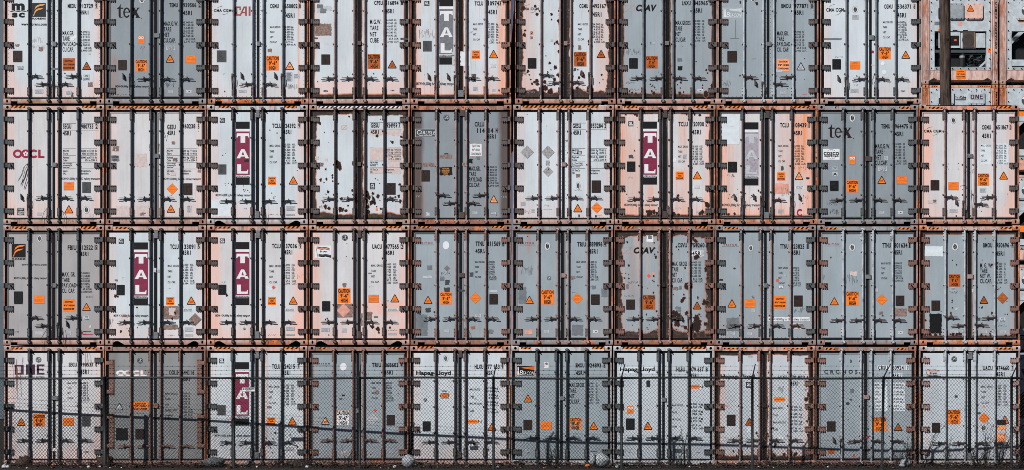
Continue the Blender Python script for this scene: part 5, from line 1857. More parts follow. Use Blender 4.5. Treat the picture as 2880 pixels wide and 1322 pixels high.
F 836 876 444 16 26|kg.;lbs.
F 836 876 512 16 26|kg.;lbs.
F 836 876 578 16 26|m;cu.ft.
C a 585 685 705 822
A 816 740 816 O
P 152 727 233 822
Q 165 988 222 1032 O
Q 395 1034 412 1060 O
Q 728 784 747 822 y
Z 370 154 384 182 l
Z 330 550 362 572 i
Z 364 520 388 532 i
Z 370 424 404 466 g
Z 526 790 544 808 i
Z 514 866 546 886 m
V 497 484 546 522 p
K 350 712 5 426 548 3
@ 4 10 2728 | e .12 .15 .03 0 0 | w .6 .6 | w p r 0 0 t | 0L935 1L935 2R935 3R935 | white container with faint flag logo and orange smears behind dry weeds, number 474660 7
J 1728 40 1886 58
Z 1090 46 1160 78 h
L seal 1312 121 1366 176 k
L uasc 1068 236 1216 326 n
T 1606 214 1696 250 UACU
T 1728 214 1852 250 474660
T 1874 214 1888 250 7
B 1868 208 1892 254
T 1728 270 1808 306 45R1
F 1592 1696 396 17 50|MAX. GROSS;TARE;NET;CU. CAP.
E 1716 1778 386 17 25.5|34.000;74.960;4.520;9.960;29.480;65.000;67.5;2.384
F 1798 1842 386 17 25.5|KGS.;LBS.;KGS.;LBS.;KGS.;LBS.;CU.M.;CU.FT.
C a 1278 618 1396 755
D 1563 645 1670 748
A 1811 672 748
P 1130 740 1207 833
P 1738 712 1820 762
Q 1738 764 1816 806 P
Q 1736 812 1818 830 p
Z 1738 835 1816 920 P
X 1614 590 16 v
L seal 1576 752 1648 822 d
L seal 1584 760 1640 814 b
Z 1545 570 1568 584 i
Z 1548 644 1585 660 i
Z 1340 484 1368 506 i
Z 1060 872 1095 920 p
V 1466 80 1508 148 g
V 1462 1022 1500 1084 g
K 1058 125 4 1070 127 4
"""
FB = {'s': (0.54, 0.39, 0.345), 'w': (0.54, 0.56, 0.58), 'g': (0.30, 0.33, 0.355), 'n': (0.27, 0.20, 0.18)}
OX = [0, 570, 1140, 1710, 2280]; OYS = {1: (0, 3.8133), 2: (285, 3.33), 3: (625, 3.33), 4: (965, 3.3117)}
BASE = {1: 291.0, 2: 630.0, 3: 969.0, 4: 1308.0}
HZ = [2.550, 1.995, 1.433, .880, .324]
PITCH = 339 * K
def build_container(r, c, cx, spec, marks):
    (paint, pink, streak, spots, peel, edge), (fb, rust, oran), (rodk, hk, sill, rim, riv, cen), handles, label = spec
    seed = r * 31 + c * 7
    root = empty('shipping_container', ((cx - 1440) * K, 0, (4 - r) * PITCH), label, 'shipping container', 'stacked refrigerated containers seen from their door ends')
    dm = door_paint(f'{r}_{c}', paint, pink, streak, spots, peel, edge, seed); fm = frame_paint(f'{r}_{c}', FB[fb], rust, oran, seed)
    rm, hm = metal(rodk), metal({'d': 'D', 'n': 'B'}.get(hk, hk)); bm = hm if hk in 'brnd' and rodk != 'w' else rm; c2 = .040 if cen == 't' else .032
    place('frame', frame_mesh(fm, sill, c == 1), root)
    place('body_shell', shared('shell' + fb, lambda: shell_mesh(flat('side_panel_' + {'s': 'pinkish', 'w': 'white', 'g': 'grey', 'n': 'brown'}[fb], tuple(x * .9 for x in FB[fb]), .6), None)), root)
    place('door_seal', shared(('seal', c2), lambda: seal_mesh(c2)), root)
    ct, cb = casting_mesh(fm, True), casting_mesh(fm, False)
    for s in (-1.221, 1.221 - .178):
        place('corner_casting', ct, root, (s, -.005, 2.896 - .118)); place('corner_casting', cb, root, (s, -.005, 0))
        if r > 0:
            def lock():
                mb = MB(); mb.box(.05, .128, .03, .13, -.034, .004, VOID); return mb.mesh('twist_lock')
            place('twist_lock', shared('lock', lock), root, (s, 0, 0))
    ox = OX[(c - 1) // 2]; oy, sc = OYS[r]
    rods = [(-69, -1), (-14.5, -1), (15, 1), (69.5, 1)]
    doors = {s: place('door', door_mesh(dm, s, c2, rim, riv, metal('g' if paint in 'wpe' else 'b')), root) for s in (-1, 1)}
    for s in (-1, 1):
        d = doors[s]
        if hk == 'r' and r == 4 and c == 2:
            lh = shared(('lh', s), lambda: long_hinge_mesh(hm, s))
            for z in (2.11, .80): place('hinge', lh, d, (s * 1.127, DF, z))
        else:
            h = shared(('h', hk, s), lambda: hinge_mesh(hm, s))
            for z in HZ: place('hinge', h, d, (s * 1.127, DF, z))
            hp = shared(('hp', hk), lambda: hinge_bolt_mesh(hm)); place('hinge_pin', hp, d, (s * 1.05, DF - .022, HZ[3 if cen == 't' else 2]))
    H = {int(t[0]): (t[1], float(t[2:])) for t in handles.split()}
    for i, (px, s) in enumerate(rods):
        d = doors[s]; x = px * K; place('lock_rod', shared(('rod', rodk), lambda: rod_mesh(rm)), d, (x, 0, 0))
        for z in (2.525, .195 if cen != 't' else .215): place('rod_bracket', shared(('br', rodk, hk), lambda: bracket_mesh(bm, 0)), d, (x, 0, z))
        for z in ((2.26, 1.45, .72) if cen == 'm' else (2.10, .97) if sill == 'r' else (2.05, 1.42, .78)): place('rod_guide', shared(('gd', rodk), lambda: guide_mesh(rm)), d, (x, 0, z))
        for top, z in ((1, 2.80), (0, .072)):
            v = (i + r + c) % 2; place('cam_keeper', shared(('cam', rodk, top, v), lambda: cam_mesh(rm, top, v * 5 + top)), d, (x, 0, z))
        k, zy = H[i]; z = (BASE[r] - (oy + zy / sc)) * K + .02
        if k in 'LR':
            q = 1 if k == 'R' else -1; v = (i * 3 + r + c * 5) % 3
            place('rod_handle', shared(('hd', rodk, q, v), lambda: handle_mesh(metal(rodk if rodk in 'drn' else 'n'), q, v)), d, (x, 0, z))
        else:
            q = -1 if k == 'h' else 1; place('rod_handle', shared(('hg', rodk, q), lambda: hang_mesh(metal(rodk if rodk in 'drn' else 'n'), q)), d, (x, 0, z))
    if (r, c) == (1, 6): root.rotation_euler = (0, 0, R(.58))          # this box sits slightly askew, closing the slot beside it at the back
    run_marks(Marks(root, cx, BASE[r], ox, oy, sc), marks)
    return root
cur = None; todo = []
for ln in DATA.split('\n'):
    if ln.startswith('@ '):
        a, b, f, h, hd, lab = [x.strip() for x in ln[2:].split('|')]
        r, c, cx = a.split(); p = b.split(); fr = f.split(); hh = h.split()
        cur = (int(r), int(c), float(cx), ((p[0], *map(float, p[1:])), (fr[0], float(fr[1]), float(fr[2])), (hh[0], hh[1], hh[2], int(hh[3]), int(hh[4]), hh[5]), hd, lab), [])
        todo.append(cur)
    elif ln.strip() and cur: cur[4].append(ln)
PCOL['Y'] = TAN
for t in todo: build_container(*t)
# ------------------------------------------------------------------ ground
rng = random.Random(11)
def ground_mat():
    t = NT('asphalt_dirt'); n = t.noise(0.7, 6, 0.6); n2 = t.noise(22, 5, 0.7); n3 = t.noise(4, 5, 0.65)
    c = t.mix(t.ramp(n, 0.35, 0.65), (0.016, 0.014, 0.014), (0.030, 0.026, 0.025)); c = t.mix(t.ramp(n2, 0.55, 0.75), c, (0.06, 0.052, 0.048))
    c = t.mix(t.ramp(n3, 0.62, 0.72, 0, .6), c, (0.16, 0.12, 0.10)); return t.out(c, 0.85, 0, n2, 0.6, 0.01, 0.15)
g = MB(); GM = ground_mat(); NX, NY = 60, 12
xs = [-600, -200, -60] + [-16 + 32 * i / 80 for i in range(81)] + [60, 200, 600]; ys = [-500, -200, -60, -12, -5, -3.2] + [-3 + 3 * i / 14 for i in range(15)] + [.6, 5, 30, 80, 200, 600]
def gz(x, y):
    if abs(x) > 20 or y < -4 or y > .4: return -.03 if y < .4 else -.03
    return -.03 + .03 * math.exp(-((y + .5) / .7) ** 2) * (1 + .5 * math.sin(x * 2.1) + .4 * math.sin(x * 5.3 + 1))
vs = [(x, y, gz(x, y)) for y in ys for x in xs]; w = len(xs)
g.faces(vs, [(j * w + i, j * w + i + 1, (j + 1) * w + i + 1, (j + 1) * w + i) for j in range(len(ys) - 1) for i in range(w - 1)], GM)
tag(g.build('ground', smooth=True), kind='structure')
# leaf litter and windblown scraps along the foot of the stack
def leafmat(n, c): return flat(n, c, .8, .5, 30)
LM = [leafmat('leaf_dark', (0.030, 0.020, 0.017)), leafmat('leaf_brown', (0.060, 0.034, 0.026)), leafmat('leaf_tan', (0.19, 0.11, 0.085)), leafmat('scrap_white', (0.55, 0.58, 0.6)), leafmat('scrap_orange', (0.6, 0.17, 0.04)), leafmat('leaf_black', (0.012, 0.010, 0.010))]
lt = MB()
def heap(x):
    b = .5 + .5 * math.sin(x * 1.7 + .6) * math.sin(x * .63 + 2)
    return .025 + .085 * b
for i in range(15000):
    x = rng.uniform(-13.2, 13.2); y = -rng.random() ** 1.5 * 1.5 - .03; hh = heap(x) * math.exp(-((y + .4) / .55) ** 2) + gz(x, y)
    z = hh * rng.random() ** .4 + .004; s = rng.uniform(.008, .032) * (1 + (rng.random() < .05)); a = rng.uniform(0, 6.28); t = rng.uniform(-1.1, 1.1)
    u = Vector((math.cos(a), math.sin(a), 0)) * s; v = Vector((-math.sin(a) * math.cos(t), math.cos(a) * math.cos(t), math.sin(t))) * s * .6
    c = Vector((x, y, z + abs(v.z))); q = rng.random(); m = LM[5 if q < .38 else 0 if q < .66 else 1 if q < .88 else 2 if q < .975 else 3 if q < .984 else 4]
    lt.poly([c + u, c + v + u * .2, c - u, c - v + u * .1], m)
for i in range(900):                                                          # twigs
    x = rng.uniform(-13, 13); y = -rng.random() * 1.2 - .05; z = gz(x, y) + heap(x) * .7; L = rng.uniform(.08, .3); a = rng.uniform(0, 6.28)
    lt.tube([(x, y, z), (x + L * .5 * math.cos(a), y + L * .3 * math.sin(a), z + rng.uniform(0, .06)), (x + L * math.cos(a + .3), y + L * .5 * math.sin(a), z + rng.uniform(-.01, .08))], .003, LM[rng.choice((0, 1, 2))], 3, False)
tag(lt.build('leaf_litter'), 'dark dead leaves and scraps drifted along the foot of the containers', 'leaf litter', kind='stuff')
# ------------------------------------------------------------------ chain-link fence
FM = flat('fence_vinyl_dark', (0.016, 0.020, 0.022), .5, .3, 20, spec=.25); WM = flat('fence_wire', (0.006, 0.008, 0.009), .6, .2, 20, spec=.12)
POST = [(-435, .62), (-70, .82), (295, 1.02), (657, 1.22), (1012, 1.46), (1388, 1.65), (1748, 1.71), (2116, 1.82), (2485, 1.91), (2845, 1.75), (3210, 1.55)]
PW = [((p - 1440) * K * (1 - f / DIST), -f) for p, f in POST]
LEAN = [(.0, 0)] * 3 + [(.05, .05), (.03, .05), (.07, .10), (.075, .12), (.06, .10), (.14, .15), (.11, .15), (.1, .1)]
fence = empty('chain_link_fence', (PW[0][0], PW[0][1], 0), 'dark chain-link fence topped by three strands of barbed wire before the bottom containers', 'fence')
def fl(x, y, z): return (x - PW[0][0], y - PW[0][1], z)
RZ = 2.115
for i, (x, y) in enumerate(PW):
    mb = MB(); r = .046 if i == 2 else .032; sk = .06 if i == 8 else 0
    mb.tube([(-sk * .6, 0, -.05), (0, 0, RZ + .03)], r, FM, 12); mb.tube([(0, 0, RZ + .03), (0, 0, RZ + .05)], [r, r * .4], FM, 12)
    p = place('fence_post', mb.mesh('fence_post', True), fence, fl(x, y, 0))
    if i > 2:
        a = MB(); lx, ly = LEAN[i]; a.tube([(0, 0, .02), (lx, -ly, .33)], [.016, .012], FM, 6); a.build('barb_arm', p, (0, 0, RZ))
rnd2 = random.Random(5)
for i in range(len(PW) - 1):
    (x0, y0), (x1, y1) = PW[i], PW[i + 1]; L = math.hypot(x1 - x0, y1 - y0); ux, uy = (x1 - x0) / L, (y1 - y0) / L
    mb = MB(); n = 8; mb.tube([(ux * L * k / n, uy * L * k / n - .002, .012 * math.sin(math.pi * k / n) * (-1) ** i) for k in range(n + 1)], .025, FM, 10)
    mb.build('top_rail', fence, fl(x0, y0, RZ - .0), True)
    top = RZ + (.055 if i >= 3 else -.01); bot = .01; pit = .0755; SL = 1.17; Hh = top - bot; mb = MB()
    ph = [rnd2.uniform(0, 6.28) for _ in range(6)]
    def W(s, z, dy):                                                            # slight sag and belly of the fabric
        b = .006 * math.sin(s * 2.1 + ph[0]) + .004 * math.sin(z * 3 + s + ph[1]); o = .05 * math.sin(math.pi * z / 2.1) * math.sin(s * 1.3 + ph[2]) * .5
        if z < .35: o += .04 * math.sin(s * 3 + ph[3]) * (1 - z / .35)
        ss = s + .008 * math.sin(z * 4 + ph[4]) ; q = dy + o * .5 - .028
        return (ux * ss - uy * q, uy * ss + ux * q, z + b)
    for sg in (1, -1):
        k = -int(Hh / pit) - 1
        while k * pit < L + Hh:
            s0 = k * pit; P = []                                                # the wire: s = s0 + sg*(z-bot) style diagonal clipped to the panel
            a = s0; z = bot; m = 10; pts = []
            za, zb = 0, Hh
            if sg > 0: lo = max(0, -s0 * SL); hi = min(Hh, (L - s0) * SL); f = lambda q: s0 + q / SL
            else: lo = max(0, (s0 - L) * SL); hi = min(Hh, s0 * SL); f = lambda q: s0 - q / SL
            if hi - lo > .02:
                nn = max(1, int((hi - lo) / .25))
                mb.tube([W(f(lo + (hi - lo) * j / nn), bot + lo + (hi - lo) * j / nn, (.0045 * sg)) for j in range(nn + 1)], .0040, WM, 3, False)
            k += 1
    mb.build('wire_mesh', fence, fl(x0, y0, 0))
for j, (dz, fr) in enumerate(((.095, .3), (.185, .6), (.285, .9))):
    mb = MB(); P = []
    for i, (x, y) in enumerate(PW):
        lx, ly = LEAN[i]; P.append(Vector(fl(x + lx * fr, y - ly * fr, RZ + dz)))
        if i < len(PW) - 1:
            x2, y2 = PW[i + 1]; l2 = LEAN[i + 1]
            q = Vector(fl(x2 + l2[0] * fr, y2 - l2[1] * fr, RZ + dz))
            for t in (.25, .5, .75): v = P[-1] if t == .25 else None; P.append(Vector(fl(x + lx * fr, y - ly * fr, RZ + dz)).lerp(q, t) + Vector((0, 0, -.008 * math.sin(math.pi * t) + rnd2.uniform(-.003, .003))))
    mb.tube(P, .0026, WM, 4, False)
    for a, b in zip(P, P[1:]):
        L = (b - a).length; n = int(L / .127)
        for k in range(n):
            c = a.lerp(b, (k + .5) / n); s = .017
            for q in (0, 1): mb.tube([c + Vector((-.006 + q * .006, -.012, -s * (1 if q else -1))), c + Vector((.004, .0, 0)), c + Vector((.008 - q * .01, .012, s * (1 if q else -1)))], .0019, WM, 3, False)
            mb.tube([c - Vector((.010, 0, 0)), c + Vector((.010, 0, 0))], .005, WM, 4, False)
    mb.build('barbed_wire', fence)
# fence company sign
def px(p, f, y=None): return (p - 1440) * K * (1 - f / DIST)
def pz(q, f): return CAMZ - (q - 1063) * K * (1 - f / DIST)
mb = MB(); f = 1.30; X0, X1, Z0, Z1 = px(681, f), px(718, f), pz(1101.5, f), pz(1089.5, f)
mb.box(X0, X1, -f - .0, -f + .004, Z0, Z1, INK); mb.box(X0 + .006, X1 - .006, -f - .003, -f + .001, Z0 + .006, Z1 - .006, WHITE)
h = (Z1 - Z0) * .42; lo, hi = text_width('GUARDIAN', .055); text_into(mb, 'GUARDIAN', X0 + .07, Z0 + .045, h, (X1 - X0 - .09) / ((hi - lo) * h / CAPH), INK, -f - .0045, .055)
mb.poly([(X0 + .02, -f - .0045, Z0 + .05), (X0 + .035, -f - .0045, Z0 + .04), (X0 + .06, -f - .0045, Z0 + .055), (X0 + .05, -f - .0045, Z0 + .085), (X0 + .03, -f - .0045, Z0 + .08)], INK)
for a in (X0 + .015, X1 - .015): mb.tube([(a, -f - .003, Z1 - .012), (a, -f + .05, Z1 + .002)], .003, WM, 4)
text_into(mb, 'FENCE CO.', X0 + .09, Z0 + .018, .014, 1.2, INKG, -f - .0045, .028)
tag(mb.build('fence_sign'), 'small white sign reading GUARDIAN wired to the fence over the magenta letter panel', 'sign')
# cord snagged on the fence
mb = MB(); f = 1.26; P = [(640, 1180), (646, 1178), (655, 1172), (652, 1178), (644, 1182), (648, 1190)]
mb.tube([(px(a, f), -f - .03 + .01 * (i % 2), pz(b, f)) for i, (a, b) in enumerate(P)], .006, RED, 5); tag(mb.build('cord'), 'short dark red cord snagged in the chain-link beside a post', 'cord')
# ------------------------------------------------------------------ rubbish at the foot of the fence
def blob(name, cx, cy, cz, rx, ry, rz, m, seed, label, cat, rough=.12, cut=-.6, nu=26, nv=14, ridge=0):
    r = random.Random(seed); A = [(r.uniform(1, 4), r.uniform(1, 4), r.uniform(0, 6.28), r.uniform(.3, 1)) for _ in range(7)]; mb = MB(); vs = []
    for j in range(nv + 1):
        for i in range(nu):
            t, p = math.pi * j / nv, 2 * math.pi * i / nu; d = Vector((math.sin(t) * math.cos(p), math.sin(t) * math.sin(p), math.cos(t)))
            k = 1 + rough * sum(w * math.sin(a * p * 1.0 // 1 * 0 + a * 3 * d.x + b * 3 * d.z + q) for a, b, q, w in A) / 3.5
            if ridge: k += ridge * abs(math.sin(d.x * 9 + d.z * 2))
            vs.append((d.x * rx * k, d.y * ry * k, max(d.z * rz * k, rz * cut)))
    mb.faces(vs, [(j * nu + i, (j + 1) * nu + i, (j + 1) * nu + (i + 1) % nu, j * nu + (i + 1) % nu) for j in range(nv) for i in range(nu)], m)
    return tag(mb.build(name, None, (cx, cy, cz), True), label, cat)
PW_ = flat('dirty_white_plastic', (0.40, 0.44, 0.47), .5, .5, 12); GS_ = flat('grey_tarp', (0.10, 0.115, 0.125), .7, .4, 12)
blob('plastic_float', px(1148, 1.2), -1.0, .13, .165, .15, .165, PW_, 3, 'rounded dirty white plastic float on the ground by the fence', 'plastic float', .05, -.85)
blob('plastic_canister', px(1690, 1.3), -1.0, .15, .225, .15, .17, PW_, 9, 'lumpy white plastic canister lying beside orange scraps', 'plastic canister', .10, -.9)
blob('plastic_bottle', px(1668, 1.3), -1.12, .20, .075, .075, .15, PW_, 14, 'narrow upright white bottle leaning on the lumpy canister', 'bottle', .16, -1)
blob('crumpled_tarp', px(599, 1.0), -.75, .10, .25, .2, .13, GS_, 21, 'grey crumpled tarp bundle lying between the second and third stacks', 'tarp', .22, -.8)
blob('rubble_lump', px(700, 1.0), -.7, .06, .12, .1, .07, GS_, 22, 'small grey lump of rubble under the container with orange stains', 'rubble', .3, -.8)
blob('dirt_mound', px(838, .8), -.55, .03, .34, .25, .12, LM[0], 31, 'low dark mound of dirt and leaves before the third stack', 'dirt mound', .3, -.3)
blob('cardboard_heap', px(292, .6), -.45, .08, .22, .2, .19, LM[1], 32, 'dark brown leaf-covered heap at the foot of the thick fence post', 'heap', .3, -.6)
blob('cardboard_heap', px(62, .6), -.45, .06, .2, .2, .17, LM[1], 33, 'brown rubbish heap under the container with plum block letters', 'heap', .3, -.6)
blob('rag', px(2545, .9), -.9, .07, .13, .12, .12, PW_, 35, 'crumpled pale rag in the weeds between the last two stacks', 'rag', .4, -.6)
blob('rag', px(1652, .9), -1.05, .03, .07, .05, .04, flat('rag_orange', (.65, .18, .05), .8), 36, 'small orange rag beside the lumpy white canister', 'rag', .4, -.6)
for i, (p, q, s) in enumerate(((10, 1306, 1.1), (20, 1298, .8), (248, 1306, .7), (863, 1312, .8), (722, 1303, .5), (1110, 1306, .9), (1735, 1302, .8), (2330, 1314, .6), (1400, 1310, .6), (1940, 1309, .5))):
    blob('crumpled_paper', px(p, 1.4), -1.35, .03 + gz(0, -1.3), .055 * s, .05 * s, .05 * s, PW_, 40 + i, 'crumpled scrap of pale paper on the ground along the fence', 'paper', .5, -.5, 12, 7)['group'] = 'paper scraps along the fence'
# ------------------------------------------------------------------ dry weeds
STEM = flat('dry_stem', (0.045, 0.032, 0.028), .8, .4, 20); STEMD = flat('dry_stem_dark', (0.010, 0.008, 0.0075), .8, .4, 20)
def weed(p, y, h, n, spread, label, seed, lean=0, leafy=.5, dark=True):
    r = random.Random(seed); x = px(p, -y); mb = MB(); hd = MB(); m = STEMD if dark else STEM
    for i in range(n):
        a = r.uniform(-1, 1); H = h * r.uniform(.45, 1); bx = r.uniform(-.06, .06) * spread * 3; P = []; k = 9; dy = r.uniform(-.25, .25)
        for j in range(k + 1):
            t = j / k; P.append(Vector((bx + (a * spread + lean) * H * t ** 1.5 + .012 * math.sin(t * 9 + i), dy * t * .6 + r.uniform(-.01, .01), H * t * (1 - .10 * abs(a) * t))))
        mb.tube(P, [.0075 - .0045 * j / k for j in range(k + 1)], m, 4, False)
        for j in range(2, k + 1):                                              # side twigs and seed heads
            for _ in range(r.choice((0, 1, 1, 2))):
                c = P[j]; L = r.uniform(.04, .16) * (1.3 - j / k) * min(1.4, h); an = r.uniform(.3, 1.1) * r.choice((-1, 1)); e = c + Vector((math.sin(an) * L, r.uniform(-.04, .04), math.cos(an) * L))
                mb.tube([c, (c + e) / 2 + Vector((0, 0, .006)), e], [.0036, .003, .0022], m, 3, False)
                if r.random() < leafy:
                    for _q in range(4):
                        g = c.lerp(e, r.uniform(.4, 1)); u = Vector((r.uniform(-1, 1), r.uniform(-1, 1), r.uniform(-.4, 1))).normalized() * r.uniform(.008, .022); v = Vector((r.uniform(-1, 1), r.uniform(-1, 1), r.uniform(-1, 1))).normalized() * .006
                        hd.poly([g - u * .3 - v * .3, g + v, g + u, g - v], STEM)
    root = empty('dry_weed', (x, y, -.02), label, 'weed', 'dry weeds along the fence')
    mb.build('stem', root); hd.done = None
    if hd.f: hd.build('seed_heads', root)
weed(1925, -.9, 1.15, 7, .16, 'tall thin dry weed before the cleanest pale container', 1)
weed(1912, -1.2, .55, 12, .5, 'low dry twigs at the foot of the tallest thin weed', 2)
weed(1548, -.9, .62, 12, .35, 'bare bushy twigs before the lighthouse-logo container', 3)
weed(1575, -.6, .42, 10, .5, 'short wiry weed beside the bushy twigs left of the white canister', 4)
weed(2222, -.6, .4, 10, .5, 'short wiry weed under the peeling hyphenated-name container', 5)
weed(2552, -.5, .95, 11, .28, 'leaning weed in front of the gap before the rightmost stack', 6, .1)
weed(2600, -.6, 1.25, 6, .15, 'tall single seed stalks rising past the black data plate', 7, .35)
weed(2535, -.9, .45, 14, .6, 'dense low weed tangle left of the rightmost stack', 8)
weed(2662, -.7, 1.0, 6, .2, 'slender stalks before the middle of the last container', 9, .12)
weed(2772, -.6, 1.25, 12, .3, 'tall twiggy dry weed before the orange smears', 10, .1)
weed(2812, -.9, 1.45, 15, .32, 'thickest dry weed clump at the right end of the fence', 11, .12)
weed(2745, -1.0, .6, 14, .6, 'low weed tangle under the tall twiggy weed', 12)
weed(2870, -1.2, .9, 10, .3, 'half-cut weed clump at the far right edge', 13)
weed(862, -.3, .4, 6, .5, 'small wiry weed by the blue-grey container with rust-brown hinges', 14)
weed(975, -.4, .55, 6, .6, 'spindly weed leaning across rust-brown-hinged doors', 15, .4)
weed(2165, -.4, .3, 10, .7, 'low scrubby weed near the seventh fence post', 16)
# ------------------------------------------------------------------ wooden utility pole between the blocks
def bark():
    t = NT('weathered_pole_wood'); n = t.noise(1, 6, .7, t.coord((26, 26, 1.6))); w = t.noise(5, 4, .6, t.coord((1, 1, .5))); n3 = t.noise(3, 3)
    c = t.mix(t.ramp(t.math('ADD', t.math('MULTIPLY', n, .7), t.math('MULTIPLY', w, .3)), .38, .62), (0.022, 0.016, 0.013), (0.115, 0.085, 0.070))
    return t.out(c, .85, 0, n, 1.0, .02, .1)
PF = -13.25; s_ = 1 - PF / DIST; PX = (2658.5 - 1440) * K * s_; mb = MB()
mb.tube([(0, 0, -.1), (0, 0, 4), (.03, 0, 9), (-.02, 0, 14), (-.03, 0, 19)], [.19, .18, .172, .165, .155], bark(), 20)
pole = empty('utility_pole', (PX, -PF, 0), 'weathered brown wooden pole rising in front of the refrigeration units', 'utility pole'); mb.build('shaft', pole, (0, 0, 0), True)
for z, a in ((9.7, -.08), (12.3, .02), (13.9, .05), (15.4, -.06)):
    k = MB(); k.tube([(0, -.155, 0), (0, -.178, 0)], [.05, .032], flat('knot', (.02, .013, .011), .9), 10); k.build('knot', pole, (a, -.0, z))
k = MB(); k.box(-1.2, 1.2, -.24, -.14, -.06, .06, bark())
k.build('cross_arm', pole, (0, 0, 18.4))
# ------------------------------------------------------------------ the next block: the same kind of containers seen from their machinery ends
YB = .34 * DIST; KB = K * 1.34; AL = flat('unit_casing_pale', (0.46, 0.52, 0.56), .45, .2, 6); ALG = flat('unit_casing_grey', (0.30, 0.345, 0.37), .45, .25, 6); UP = frame_paint('machine_pink', (0.66, 0.47, 0.42), .45, .35, 77); UO = frame_paint('machine_orange', (0.70, 0.40, 0.30), .75, .8, 78)
DK = flat('bay_dark', (0.010, 0.011, 0.012), .6); PNK = flat('hatch_pink', (0.66, 0.44, 0.38), .5, .15); CU = flat('coil_brown', (0.075, 0.055, 0.048), .5, .2, 40)
def panel_tree(): return None
def fan(root, x, z, r):
    mb = MB(); mb.tube([(0, -.02, 0), (0, .02, 0)], r, WHITE, 24); mb.tube([(0, -.024, 0), (0, -.019, 0)], r * .88, SLATE, 24); mb.tube([(0, -.03, 0), (0, -.022, 0)], r * .3, WHITE, 16); mb.tube([(0, -.036, 0), (0, -.029, 0)], r * .12, INK, 10)
    for k in range(3):
        a = 2.1 * k + .5; q = [(math.cos(a + d) * rr * r, -.028, math.sin(a + d) * rr * r) for d, rr in ((-.3, .3), (-.25, .86), (.25, .86), (.3, .3))]; mb.poly(q, WHITE)
    mb.build('fan_cover', root, (x, -.02, z))
def hatch(root, x0, x1, z0, z1, m, tri=False, name='hatch'):
    mb = MB(); c = .05; o = [(x0 + c, z0), (x1 - c, z0), (x1, z0 + c), (x1, z1 - c), (x1 - c, z1), (x0 + c, z1), (x0, z1 - c), (x0, z0 + c)]
    mb.prism(o, -.03, 0, m); q = .035; o2 = [(x0 + c + q * .4, z0 + q), (x1 - c - q * .4, z0 + q), (x1 - q, z0 + c + q * .4), (x1 - q, z1 - c - q * .4), (x1 - c - q * .4, z1 - q), (x0 + c + q * .4, z1 - q), (x0 + q, z1 - c - q * .4), (x0 + q, z0 + c + q * .4)]
    mb.prism(o2, -.042, -.031, m); 
    for a in (x0 + .1, (x0 + x1) / 2, x1 - .1):
        for b in (z0 + .03, z1 - .03): mb.tube([(a, -.03, b), (a, -.05, b)], .014, INK, 6)
    d = mb.build(name, root)
    return d
